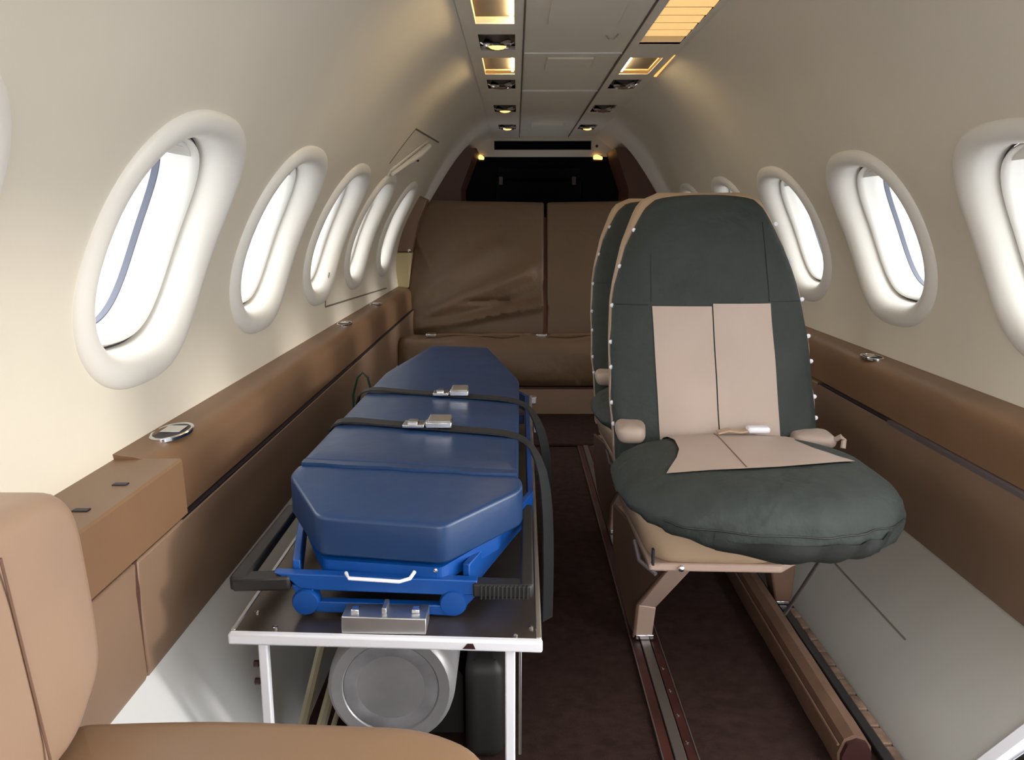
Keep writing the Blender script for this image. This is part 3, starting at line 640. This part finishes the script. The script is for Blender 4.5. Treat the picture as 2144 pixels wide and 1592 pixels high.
# lower frame, plan follows the mattress outline
def bar(name, a, b, wz, matn='blue_paint', wd=0.006, bev=0.0015):
    a, b = Vector(a), Vector(b); t = (b - a); t.z = 0; t.normalize(); n = Vector((-t.y, t.x, 0)) * wd / 2; h = Vector((0, 0, wz / 2))
    return MB().hexa([a - n - h, b - n - h, b + n - h, a + n - h, a - n + h, b - n + h, b + n + h, a + n + h]).build(name, matn, st, bevel=bev)
bar('frame_rail', (-0.066, 1.012, 0.327), (0.024, 1.27, 0.338), 0.040, wd=0.010)
bar('frame_rail', (0.024, 1.268, 0.338), (0.028, 2.0, 0.338), 0.040, wd=0.010)
bar('frame_rail', (0.028, 2.0, 0.338), (-0.07, 2.26, 0.338), 0.040, wd=0.010)
bar('frame_rail', (-0.292, 1.012, 0.332), (-0.345, 1.27, 0.340), 0.040, wd=0.010)
bar('frame_rail', (-0.345, 1.268, 0.340), (-0.33, 2.0, 0.338), 0.040, wd=0.010)
bar('frame_rail', (-0.33, 2.0, 0.338), (-0.245, 2.26, 0.338), 0.040, wd=0.010)
bar('cross_member', (-0.335, 1.30, 0.325), (0.020, 1.30, 0.325), 0.02, wd=0.03)
bar('cross_member', (-0.325, 1.90, 0.325), (0.020, 1.90, 0.325), 0.02, wd=0.03)
for x in (-0.28, -0.05):
    MB().box(x - 0.012, x + 0.012, 1.24, 1.27, 0.33, 0.364).build('support_post', 'blue_paint', st)
    MB().box(x - 0.012, x + 0.012, 1.88, 1.91, 0.33, 0.364).build('support_post', 'blue_paint', st)
# front end: upper crossbar, lower bar, round lugs
m = MB(); fy = 0.992
up = [(-0.318, 0.343), (-0.290, 0.3415), (-0.05, 0.332), (-0.052, 0.312), (-0.085, 0.3115), (-0.255, 0.318), (-0.285, 0.321), (-0.297, 0.333)]
m.prism(up, fy, fy + 0.016, bp); m.build('front_crossbar', 'blue_paint', st, bevel=0.0015)
m = MB(); m.prism([(-0.287, 0.303), (-0.075, 0.2965), (-0.078, 0.2815), (-0.115, 0.2835), (-0.25, 0.2865), (-0.285, 0.289)], fy, fy + 0.014, bp); m.build('lower_crossbar', 'blue_paint', st, bevel=0.0015)
for x, z in ((-0.277, 0.3015), (-0.082, 0.3005)):
    MB().lathe([(0.0175, 0.02), (0.0185, 0.004), (0.0165, 0.0), (0.006, -0.001)], (x, fy - 0.003, z), 'Y', 24).build('pivot_lug', 'blue_paint', st)
MB().prism([(-0.076, 0.284), (-0.044, 0.318), (-0.052, 0.332), (-0.088, 0.300)], fy + 0.002, fy + 0.012, bp).build('gusset', 'blue_paint', st, bevel=0.001)
MB().prism([(-0.295, 0.325), (-0.268, 0.322), (-0.262, 0.300), (-0.286, 0.300)], fy + 0.002, fy + 0.012, bp).build('gusset', 'blue_paint', st, bevel=0.001)
MB().tube([(-0.222, 0.992, 0.343), (-0.216, 0.980, 0.341), (-0.15, 0.978, 0.3375), (-0.137, 0.982, 0.340), (-0.132, 0.992, 0.345)], 0.0025, 8).build('wire_bail', 'white_paint', st)
for x, z in ((-0.105, 0.350),): MB().lathe([(0.003, 0), (0.003, -0.003), (0.001, -0.004)], (x, 1.0, z - 0.006), 'Y', 8).build('rivet', 'chrome', st)
# black carrying handles at the two front corners
m = MB()
m.hexa([(-0.372, 0.99, 0.316), (-0.296, 0.99, 0.318), (-0.296, 1.012, 0.318), (-0.372, 1.012, 0.316), (-0.374, 0.985, 0.336), (-0.296, 0.988, 0.339), (-0.296, 1.014, 0.339), (-0.374, 1.014, 0.336)])
m.hexa([(-0.376, 0.99, 0.318), (-0.356, 0.99, 0.318), (-0.350, 1.24, 0.328), (-0.366, 1.24, 0.328), (-0.376, 0.99, 0.338), (-0.352, 0.99, 0.338), (-0.346, 1.24, 0.348), (-0.366, 1.24, 0.348)])
m.build('carry_handle', 'black_rubber', st, bevel=0.004)
m = MB()
m.hexa([(-0.056, 0.988, 0.310), (0.022, 0.988, 0.308), (0.022, 1.012, 0.308), (-0.056, 1.012, 0.310), (-0.056, 0.988, 0.3295), (0.022, 0.988, 0.327), (0.022, 1.012, 0.327), (-0.056, 1.012, 0.3295)])
m.hexa([(0.006, 0.99, 0.310), (0.024, 0.99, 0.310), (0.027, 1.24, 0.328), (0.010, 1.24, 0.328), (0.006, 0.99, 0.328), (0.024, 0.99, 0.328), (0.027, 1.24, 0.348), (0.010, 1.24, 0.348)])
hdl = m.build('carry_handle', 'black_rubber', st, bevel=0.003)
for i in range(12):
    x = -0.046 + i * 0.0055
    MB().box(x, x + 0.0025, 0.9845, 0.990, 0.309, 0.3275).build('grip_rib', 'black_rubber', hdl, bevel=0.0006)
# latch block between stand and stretcher
lb = thing('latch_block', (-0.167, 0.967, ZT), 'silver metal latch block on the stand under the stretcher', 'latch')
MB().hexa([(-0.221, 0.947, ZT + 0.001), (-0.113, 0.944, ZT + 0.001), (-0.113, 0.986, ZT + 0.001), (-0.221, 0.986, ZT + 0.001), (-0.221, 0.949, ZT + 0.023), (-0.113, 0.946, ZT + 0.022), (-0.113, 0.986, ZT + 0.022), (-0.221, 0.986, ZT + 0.023)]).build('block', 'steel', lb, bevel=0.0012)
for x in (-0.206, -0.128): MB().box(x - 0.005, x + 0.005, 0.960, 0.972, ZT + 0.022, ZT + 0.027).build('clip', 'chrome', lb, bevel=0.001)
MB().box(-0.171, -0.165, 0.958, 0.985, ZT + 0.022, ZT + 0.030).build('pin', 'steel', lb, bevel=0.001)
# straps and buckles
def strap(y0, y1, xb, hang, label, bx, bw, by):
    o = thing('stretcher_strap', (XM, (y0 + y1) / 2, 0.45), label, 'strap', 'black restraint straps over the stretcher mattress')
    pts = [(-0.334, y0 + .004, 0.34), (-0.330, y0, 0.43), (-0.318, y0, 0.4525), (-0.28, y0, 0.4530)]
    n = 8
    for k in range(1, n):
        t = k / n; x = -0.28 + 0.27 * t; pts.append((x, y0 + (y1 - y0) * t, 0.4475 - 0.03 * (x - XM)))
    pts += [(0.006, y1, 0.441)] + hang
    # smooth
    sm = []
    for i in range(len(pts) - 1):
        a, b = Vector(pts[i]), Vector(pts[i + 1]); sm += [a, a.lerp(b, .5)]
    sm.append(Vector(pts[-1]))
    for _ in range(2): sm = [sm[0]] + [(sm[i - 1] + sm[i] * 2 + sm[i + 1]) / 4 for i in range(1, len(sm) - 1)] + [sm[-1]]
    wl_ = [(0.017 * min(1, max(0, (p.x - 0.012) / 0.04)), 0.032 - 0.014 * min(1, max(0, (p.x - 0.012) / 0.04)), 0) for p in sm]
    MB().ribbon(sm, wl_, 0.003).build('webbing', 'webbing', o)
    ym = by; z = 0.4495 - 0.03 * (bx - XM)
    bk_ = MB().box(bx - bw, bx - bw * 0.12, ym - 0.017, ym + 0.017, z, z + 0.006).build('buckle_tongue', 'chrome', o, bevel=0.0015)
    MB().box(bx - bw * 0.8, bx - bw * 0.4, ym - 0.010, ym + 0.012, z + 0.005, z + 0.010).build('tongue_slot', 'chrome', bk_, bevel=0.001)
    b2 = MB().box(bx - bw * 0.06, bx + bw, ym - 0.019, ym + 0.019, z, z + 0.011).build('buckle_body', 'chrome', o, bevel=0.002)
    MB().hexa([(bx + bw * .02, ym - 0.019, z + .011), (bx + bw * .95, ym - 0.019, z + .011), (bx + bw * .95, ym + 0.019, z + .011), (bx + bw * .02, ym + 0.019, z + .011), (bx + bw * .05, ym - 0.018, z + .013), (bx + bw * .92, ym - 0.018, z + .013), (bx + bw * .92, ym + 0.019, z + .016), (bx + bw * .05, ym + 0.019, z + .016)]).build('lift_lever', 'steel', b2, bevel=0.001)
strap(1.635, 1.585, 0, [(0.030, 1.575, 0.428), (0.052, 1.56, 0.385), (0.062, 1.55, 0.33), (0.066, 1.545, 0.25), (0.066, 1.545, 0.17)], 'black strap with chrome buckle nearer the divan end of the mattress', -0.130, 0.036, 1.603)
strap(1.375, 1.325, 0, [(0.028, 1.315, 0.424), (0.046, 1.29, 0.39), (0.053, 1.26, 0.33), (0.054, 1.24, 0.24), (0.052, 1.235, 0.15)], 'black strap with large chrome buckle at the near middle of the mattress', -0.150, 0.042, 1.348)
# green cord loop
co = MB().tube([(-0.392, 1.97, 0.22), (-0.408, 1.99, 0.30), (-0.410, 2.0, 0.36), (-0.398, 2.0, 0.405), (-0.384, 2.0, 0.418), (-0.372, 2.0, 0.405), (-0.364, 2.0, 0.37), (-0.358, 2.0, 0.33), (-0.356, 2.0, 0.285)], 0.0028, 8).build('cord_loop', 'green_cord')
tag(co, 'thin dark green cord loop between the stretcher and left side panel', 'cord')

# ------------------------------------------------------------------ green covered chair
BL = [(0.30, 0.200), (0.378, 0.196), (0.45, 0.191), (0.56, 0.190), (0.63, 0.193), (0.667, 0.199), (0.70, 0.207), (0.74, 0.220), (0.777, 0.238), (0.805, 0.252), (0.822, 0.264), (0.834, 0.281), (0.840, 0.303), (0.843, 0.345)]
BR = [(0.30, 0.585), (0.378, 0.582), (0.45, 0.579), (0.56, 0.570), (0.63, 0.559), (0.667, 0.551), (0.70, 0.541), (0.74, 0.526), (0.777, 0.509), (0.805, 0.494), (0.822, 0.483), (0.834, 0.468), (0.840, 0.447), (0.843, 0.405)]
def brec(z): return 1.52 + (z - 0.378) * 0.265
def bface(x, z, off=0.0):
    l, r = interp(z, BL), interp(z, BR); c, h = (l + r) / 2, (r - l) / 2
    s_ = max(-1, min(1, (x - c) / h)); t = max(0, (z - 0.72) / 0.12)
    b = 0.026 * (1 - abs(s_) ** 3.5) * (1 - 0.55 * min(1, t) ** 2)
    wr = 0.0016 * math.sin(9 * x + 31 * z) * math.sin(23 * x - 12 * z) + 0.0022 * noise.noise(Vector((x * 14, z * 14, 0.3)))
    return (x, brec(z) - b + wr - off, z)
def chair(label):
    o = thing('passenger_chair', (0.39, 1.38, 0.0), label, 'chair', 'green covered passenger chairs')
    # shell
    zs = [0.27] + [0.30 + 0.54 * k / 40 for k in range(41)]
    up = lambda z: 0.30 + (z - 0.30) * 1.016 if z > 0.30 else z
    left = [(interp(z, BL) - 0.002 - 0.011 * max(0, (z - 0.7) / 0.14), up(z)) for z in zs]; right = [(interp(z, BR) + 0.002 + 0.011 * max(0, (z - 0.7) / 0.14), up(z)) for z in zs]
    out = right + left[::-1]
    slab(MB(), out, 0.0, 0.075, 0.02, lambda u, v, w: (u, brec(v) + 0.072 - w + 0.02, v), bulge=0.006, back_bulge=0.02).build('back_shell', 'beige_shell', o)
    # cover on the back
    zs = [0.335 + 0.495 * k / 44 for k in range(45)] + [0.834, 0.838, 0.841, 0.843]; rs = []
    for z in zs:
        l, r = interp(z, BL), interp(z, BR)
        row = [(l - 0.002, brec(z) + 0.034, z), (l - 0.003, brec(z) + 0.016, z)]
        row += [bface(l + (r - l) * k / 28, z) for k in range(29)] + [(r + 0.003, brec(z) + 0.016, z), (r + 0.002, brec(z) + 0.034, z)]
        rs.append(row)
    bc = MB().rings(rs, False, False, closed=False).build('back_cover', 'green_cover', o, angle=60)
    # beige centre panels
    def patch(x0, x1, z0, z1, off, fx=None):
        rs = []
        for k in range(17):
            z = z0 + (z1 - z0) * k / 16; a, b = (x0(z), x1(z))
            rs.append([bface(a + (b - a) * j / 10, z, off) for j in range(11)])
        return MB().rings(rs, False, False, closed=False)
    mid = lambda z: 0.389 - 0.011 * (z - 0.37) / 0.26
    lx = lambda z: 0.276 - 0.013 * (z - 0.37) / 0.26
    rx = lambda z: 0.506 - 0.014 * (z - 0.37) / 0.26
    patch(lx, lambda z: mid(z) - 0.0012, 0.352, 0.632, 0.0025).build('back_panel', 'beige_leather', bc)
    patch(lambda z: mid(z) + 0.0012, rx, 0.352, 0.637, 0.0025).build('back_panel', 'beige_leather', bc)
    # stitched seams of the cover
    def seam(pts, r=0.0011): MB().tube([bface(x, z, 0.0004) for x, z in pts], r, 6).build('cover_seam', 'green_cover_dark', bc)
    seam([(0.490 - 0.008 * k / 10, 0.640 + 0.15 * k / 10) for k in range(11)]); seam([(0.262, 0.64 + 0.09 * k / 6) for k in range(7)], 0.0008)
    seam([(0.195 + 0.06 * k / 6, 0.634) for k in range(7)], 0.0008); seam([(0.495 + 0.06 * k / 6, 0.640) for k in range(7)], 0.0008)
    # lacing studs down both edges
    for z in (0.405, 0.445, 0.512, 0.560, 0.63, 0.705, 0.775):
        for t_, sg in ((BL, -1), (BR, 1)):
            x = interp(z, t_)
            MB().lathe([(0.0022, 0.0), (0.0044, -0.002), (0.0044, -0.0045), (0.002, -0.006)], (x + sg * 0.003, brec(z) + 0.014, z + 0.012 * (sg > 0)), 'Y', 8).build('snap_stud', 'stud', o)
    # lace line
    for t_, sg in ((BL, -1), (BR, 1)):
        MB().tube([(interp(z, t_) + sg * (0.0042 + 0.0018 * math.sin(z * 60)), brec(z) + 0.020, z) for z in [0.36 + 0.45 * k / 40 for k in range(41)]], 0.0017, 6).build('lace', 'beige_leather', o)
    # seat cushion
    cx, cy = 0.392, 1.315
    def outl(ph):
        c, s_ = math.cos(ph), math.sin(ph); n = 2.5
        x = math.copysign(abs(c) ** (2 / n), c) * 0.227
        y = math.copysign(abs(s_) ** (2 / (n + .6)), s_) * (0.20 if s_ > 0 else 0.215)
        return x, y
    prof = [(0.0, 0.402), (0.25, 0.402), (0.5, 0.402), (0.66, 0.401), (0.78, 0.398), (0.87, 0.391), (0.94, 0.380), (0.985, 0.366), (1.0, 0.350), (0.992, 0.332), (0.965, 0.317), (0.91, 0.309)]
    def spt(ph, q, off=0.0):
        i = min(int(q), len(prof) - 2); t = q - i
        rr = prof[i][0] + (prof[i + 1][0] - prof[i][0]) * t; zz = prof[i][1] + (prof[i + 1][1] - prof[i][1]) * t
        x, y = outl(ph)
        front = max(0, -math.sin(ph)); drop = max(0, q - 7)
        zz += 0.010 * drop * max(0, -math.cos(ph)) * 1.2 - 0.002 * drop * front
        fold = 0.0075 * math.sin(ph * 19 + 1.3 * q + 1.5 * math.sin(ph * 5)) * front * min(1, max(0, q - 6) / 3) + 0.003 * noise.noise(Vector((x * 14, y * 14, q)))
        rr2 = rr + off + fold * 3
        return (cx + x * rr2, cy + y * rr2, zz + (off * 0.25 if q < 5 else 0) + 0.0015 * noise.noise(Vector((x * rr * 20, y * rr * 20, 5))))
    n = 96
    rs = [[spt(2 * PI * k / n, max(0.02, q), 0) for k in range(n)] for q in [i * 0.5 for i in range(0, 23)]]
    sct = MB().rings(rs, True, True).build('seat_cover', 'green_cover', o, angle=80)
    def ztop(x, y):
        u, v = (x - cx) / 0.227, (y - cy) / (0.20 if y > cy else 0.215)
        rr = (abs(u) ** 2.5 + abs(v) ** 3.0) ** (1 / 2.7)
        return interp(rr, [(a, b) for a, b in prof[:9]])
    # beige insert on the seat
    rows = []
    LFT = [(1.230, 0.238), (1.26, 0.250), (1.31, 0.270), (1.36, 0.284), (1.42, 0.288), (1.50, 0.272)]
    RGT = [(1.230, 0.243), (1.243, 0.33), (1.257, 0.42), (1.278, 0.505), (1.302, 0.568), (1.325, 0.545), (1.37, 0.520), (1.42, 0.505), (1.50, 0.525)]
    for k in range(31):
        y = 1.231 + 0.271 * k / 30; a, b = interp(y, LFT), interp(y, RGT)
        rows.append([(a + (b - a) * j / 16, y, ztop(a + (b - a) * j / 16, y) + 0.0035) for j in range(17)])
    ins = MB().rings(rows, False, False, closed=False).build('seat_insert', 'beige_leather', o)
    MB().tube([(0.372, 1.255 + 0.22 * k / 8, ztop(0.372, 1.255 + 0.22 * k / 8) + 0.0035) for k in range(9)], 0.0012, 6).build('insert_seam', 'leg_leather', ins)
    # dark band along the front of the cover
    rs = []
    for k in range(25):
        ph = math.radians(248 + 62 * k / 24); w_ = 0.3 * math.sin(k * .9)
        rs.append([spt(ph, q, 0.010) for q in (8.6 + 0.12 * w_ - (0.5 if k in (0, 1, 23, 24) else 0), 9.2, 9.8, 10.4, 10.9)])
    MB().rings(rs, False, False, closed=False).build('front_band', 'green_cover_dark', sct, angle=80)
    MB().tube([spt(math.radians(225 + 105 * k / 30), 7.9 + 0.12 * math.sin(k * .5), 0.004) for k in range(31)], 0.0014, 6).build('cover_seam', 'green_cover_dark', sct)
    # arm stubs and side bolsters at the seat corners
    slab(MB(), densify(roundpoly([(0.190, 1.455), (0.240, 1.45), (0.252, 1.53), (0.192, 1.54)], 0.02), 0.02), 0.385, 0.418, 0.014, bulge=0.003).build('corner_bolster', 'beige_leather', o)
    slab(MB(), densify(roundpoly([(0.52, 1.47), (0.60, 1.455), (0.605, 1.53), (0.53, 1.55)], 0.02), 0.02), 0.376, 0.399, 0.010, bulge=0.002).build('corner_bolster', 'beige_leather', o)
    MB().tube([(0.594, 1.465, 0.392), (0.602, 1.455, 0.402), (0.609, 1.458, 0.395), (0.606, 1.452, 0.38)], 0.005, 8).build('knotted_tie', 'beige_leather', o)
    # seat belt buckle
    bu = MB().box(0.430, 0.472, 1.455, 1.478, 0.4065, 0.4185); b_ = bu.build('belt_buckle', 'white_plastic', o, bevel=0.005, seg=3)
    MB().ribbon([(0.375, 1.462, 0.4075), (0.395, 1.463, 0.413), (0.415, 1.465, 0.409), (0.432, 1.466, 0.411)], (0, 0.02, 0), 0.003).build('belt_webbing', 'beige_shell', o)
    # seat pan below the cushion
    slab(MB(), densify(roundpoly([(0.215, 1.205), (0.41, 1.195), (0.52, 1.30), (0.55, 1.50), (0.20, 1.52)], 0.05), 0.03), 0.260, 0.335, 0.014, lambda u, v, w: (u + (u - 0.39) * (w - 0.260) * 1.5, v + (v - 1.36) * (w - 0.260) * 1.0, w)).build('seat_pan', 'beige_shell', o)
    MB().lathe([(0.005, 0.0), (0.005, -0.003), (0.002, -0.005)], (0.262, 1.202, 0.255), 'Y', 10).build('screw', 'chrome', o)
    MB().box(0.2150, 0.2185, 1.196, 1.206, 0.262, 0.288).build('pan_slot', 'groove', o)
    MB().prism([(0.212, 1.205), (0.42, 1.198), (0.53, 1.30), (0.565, 1.62), (0.205, 1.53)], 0.248, 0.262).build('seat_base_plate', 'leg_pale', o, bevel=0.004)
    # left leg: leather sleeved outer face with a pale front
    LA = [(0.250, 1.225, 0.249), (0.2236, 1.38, 0.105), (0.226, 1.425, 0.016), (0.222, 1.475, 0.016), (0.202, 1.51, 0.096), (0.192, 1.51, 0.16), (0.190, 1.51, 0.249)]
    lg = MB().hexa([(0.228, 1.428, 0.014), (0.262, 1.428, 0.014), (0.262, 1.475, 0.014), (0.228, 1.475, 0.014), (0.2265, 1.384, 0.10), (0.259, 1.384, 0.095), (0.262, 1.50, 0.10), (0.2265, 1.50, 0.10)])
    lg.hexa([(0.2265, 1.384, 0.10), (0.259, 1.384, 0.095), (0.262, 1.50, 0.10), (0.2265, 1.50, 0.10), (0.253, 1.228, 0.249), (0.292, 1.228, 0.249), (0.30, 1.50, 0.249), (0.20, 1.50, 0.249)])
    lg = lg.build('leg', 'leg_pale', o, bevel=0.003)
    MB().rings([LA, [(x + 0.006, y + 0.004, z) for x, y, z in LA]]).build('leather_side', 'leg_leather', lg, bevel=0.002)
    MB().tube([(0.249, 1.223, 0.250), (0.2225, 1.378, 0.105), (0.225, 1.423, 0.016)], 0.0026, 6).build('piping', 'rail_cover', lg)
    MB().box(0.229, 0.265, 1.425, 1.478, 0.007, 0.018).build('track_foot', 'chrome', lg, bevel=0.002)
    rl = MB().rings([[(0.510, 1.55, 0.249), (0.575, 1.55, 0.249), (0.575, 1.62, 0.249), (0.510, 1.62, 0.249)], [(0.520, 1.55, 0.10), (0.572, 1.55, 0.10), (0.572, 1.62, 0.10), (0.520, 1.62, 0.10)], [(0.538, 1.56, 0.018), (0.572, 1.56, 0.018), (0.572, 1.61, 0.018), (0.538, 1.61, 0.018)]]).build('leg', 'leg_leather', o, bevel=0.004)
    MB().box(0.540, 0.568, 1.562, 1.608, 0.012, 0.02).build('track_foot', 'chrome', rl, bevel=0.002)
    MB().tube([(0.196, 1.26, 0.278), (0.200, 1.23, 0.256), (0.222, 1.20, 0.246)], 0.0035, 8).build('recline_lever', 'groove_grey', o)
    MB().tube([(0.502, 1.40, 0.075), (0.535, 1.30, 0.255)], 0.0035, 8).build('support_strut', 'steel', o)
    return o
ch = chair('green covered chair with beige panels, nearest the camera')
ch2 = copy_tree(ch); ch2.location.y += 0.53 * S; ch2.location.x += 0.012 * S
ch2['label'] = 'dark green covered chair mostly hidden behind the nearest chair'

# ------------------------------------------------------------------ rear divan
dv = thing('rear_divan', (0.15, 3.5, 0.0), 'brown leather divan across the rear of the cabin', 'divan')
def fold(u, v):
    f_ = 0.0
    for (x0, z0, x1, z1, wd, amp) in ((-0.47, 0.34, 0.05, 0.55, 0.035, 0.026), (-0.44, 0.30, 0.12, 0.40, 0.020, 0.024), (-0.47, 0.72, -0.41, 0.60, 0.015, 0.016), (-0.30, 0.33, 0.12, 0.47, 0.018, -0.014), (-0.2, 0.42, 0.12, 0.425, 0.008, -0.012), (-0.48, 0.42, -0.10, 0.66, 0.04, 0.015)):
        dx, dz = x1 - x0, z1 - z0; L = math.hypot(dx, dz); t = ((u - x0) * dx + (v - z0) * dz) / L / L
        e = max(0, -t, t - 1); d = ((u - x0) * dz - (v - z0) * dx) / L
        f_ += amp * math.exp(-(d / wd) ** 2 - (e * L / 0.05) ** 2)
    return f_
def dmap(u, v, w):
    wv = fold(u, v) * (1 if w > 0.06 else 0) + (0.006 * noise.noise(Vector((u * 5, v * 5, 1))) if w > 0.06 else 0)
    return (u, 3.83 - w + (v - 0.27) * 0.30 - wv, v)
caps = tuple(1 - 0.045 * k for k in range(1, 22))
lo = [(-0.500, 0.262), (0.131, 0.262), (0.133, 0.868), (-0.415, 0.878), (-0.465, 0.80), (-0.487, 0.60), (-0.503, 0.45)]
slab(MB(), densify(roundpoly(lo, [0.03, 0.01, 0.012, 0.035, 0.06, 0.06, 0.06], 5), 0.018), 0.0, 0.11, 0.018, dmap, bulge=0.01, caps=caps).build('seat_back', 'divan_leather', dv, angle=60)
ro = [(0.145, 0.262), (0.80, 0.262), (0.795, 0.60), (0.76, 0.80), (0.70, 0.878), (0.147, 0.868)]
slab(MB(), densify(roundpoly(ro, [0.012, 0.03, 0.06, 0.06, 0.035, 0.012], 5), 0.018), 0.0, 0.105, 0.014, lambda u, v, w: (u, 3.83 - w + (v - 0.27) * 0.30 - (0.004 * noise.noise(Vector((u * 5, v * 5, 4))) if w > .06 else 0), v), bulge=0.008, caps=caps).build('seat_back', 'divan_leather', dv, angle=60)
# long seat cushion with a draped front
m = MB(); rs = []
cp = [(3.74, 0.262), (3.60, 0.285), (3.45, 0.305), (3.32, 0.320), (3.25, 0.324), (3.215, 0.318), (3.195, 0.30), (3.185, 0.27), (3.182, 0.22), (3.185, 0.17), (3.20, 0.135), (3.24, 0.125), (3.74, 0.125)]
for k in range(61):
    x = -0.485 + 1.27 * k / 60; e = min(1, min(k, 60 - k) / 3); t = math.sqrt(1 - (1 - e) ** 2) if e < 1 else 1
    row = []
    for y, z in cp:
        ww = 0.004 * noise.noise(Vector((x * 9, z * 9, 2))) + 0.006 * math.sin(14 * (x + 1.7 * z)) * (0.15 < z < 0.29) * (y < 3.25)
        zc = 0.125 + (z - 0.125) * (0.75 + 0.25 * t)
        row.append((x, (y if t == 1 else y + (3.74 - y) * 0.06 * (1 - t)) + ww, zc + (0.006 * math.sin(x * 23) + 0.005 * noise.noise(Vector((x * 12, 0, 0)))) * (z > 0.3)))
    rs.append(row)
m.rings(rs); m.build('seat_cushion', 'divan_leather', dv, angle=60)
MB().box(-0.31, 0.60, 3.215, 3.72, 0.0, 0.128).build('base', 'bulkhead_brown', dv, bevel=0.005)
MB().box(-0.30, 0.60, 3.208, 3.216, 0.014, 0.118).build('base_panel', 'brown_panel', dv, bevel=0.003)
for x, l in ((-0.345, ''), (0.105, '')):
    MB().box(x - 0.022, x + 0.022, 3.27, 3.31, 0.322, 0.334).build('belt_buckle', 'chrome', dv, bevel=0.003)
MB().ribbon([(-0.33, 3.29, 0.328), (-0.25, 3.30, 0.330), (-0.15, 3.29, 0.328), (-0.05, 3.30, 0.331), (0.06, 3.29, 0.329)], (0, 0.035, 0), 0.004).build('belt_webbing', 'brown_leather', dv)
MB().ribbon([(0.14, 3.29, 0.330), (0.22, 3.30, 0.329), (0.30, 3.29, 0.332), (0.40, 3.30, 0.328)], (0, 0.035, 0), 0.004).build('belt_webbing', 'brown_leather', dv)

# ------------------------------------------------------------------ tan seat at the lower left
ns = thing('side_facing_seat', (-0.25, 0.45, 0.0), 'tan leather side facing seat in the near left corner', 'seat')
bo = [(0.16, 0.30), (0.665, 0.325), (0.722, 0.372), (0.722, 0.43), (0.706, 0.566), (0.16, 0.592)]
slab(MB(), densify(roundpoly(bo, [0.03, 0.02, 0.03, 0.05, 0.055, 0.05], 6), 0.02), 0.0, 0.105, 0.02, lambda u, v, w: (-0.503 + w, u, v), bulge=0.006, caps=tuple(1 - 0.1 * k for k in range(1, 10))).build('backrest', 'tan_leather', ns)
MB().tube([(-0.3925, 0.578 + 0.03 * t, 0.545 - 0.20 * t) for t in [k / 12 for k in range(13)]], 0.0012, 6).build('backrest_seam', 'leg_leather', ns)
cu = [(-0.44, 0.12), (-0.02, 0.12), (-0.008, 0.61), (-0.028, 0.680), (-0.09, 0.716), (-0.30, 0.728), (-0.44, 0.720)]
slab(MB(), densify(roundpoly(cu, [0.03, 0.05, 0.05, 0.05, 0.06, 0.06, 0.03], 6), 0.02), 0.20, 0.318, 0.025, bulge=0.008, caps=tuple(1 - 0.1 * k for k in range(1, 10))).build('cushion', 'seat_cushion_leather', ns)
MB().box(-0.32, -0.06, 0.18, 0.64, 0.0, 0.205).build('pedestal', 'brown_panel', ns, bevel=0.01)

# ------------------------------------------------------------------ ground outside
gd = MB().box(-120, 120, -120, 120, -1.0, -0.95).build('floor_outside', 'concrete', smooth=False)
struct(gd, 'pale concrete apron outside the windows', 'ground')
mat('asphalt', (0.30, 0.33, 0.38), 0.9, var=0.15, vscale=0.8)
MB().box(-8, 8, -110, 110, -0.952, -0.94).build('taxi_lane', 'asphalt', gd, smooth=False)

# sky portals: they emit nothing, they only guide sampling to the openings
def portal(loc, nrm, sx, sy):
    l = bpy.data.lights.new('sky_portal', 'AREA'); l.shape = 'RECTANGLE'; l.size = sx * S; l.size_y = sy * S; l.cycles.is_portal = True
    o = bpy.data.objects.new('sky_portal', l); C.objects.link(o); o.location = Vector(loc) * S
    o.rotation_euler = Vector(nrm).to_track_quat('-Z', 'Y').to_euler()
for side, ys in ((-1, LEFT_W), (1, RIGHT_W)):
    for y in ys: portal(W(side, y, TH0, -0.155), (-side * math.cos(TH0), 0, -math.sin(TH0)), 0.34, 0.34)
portal((0.90, 0.52, 0.55), (-1, 0, 0), 1.30, 1.20)
portal((CX, Y0 - 0.04, 0.62), (0, 1, 0), 0.90, 1.28)

for o in bpy.data.objects:
    if '_org' in o: del o['_org']
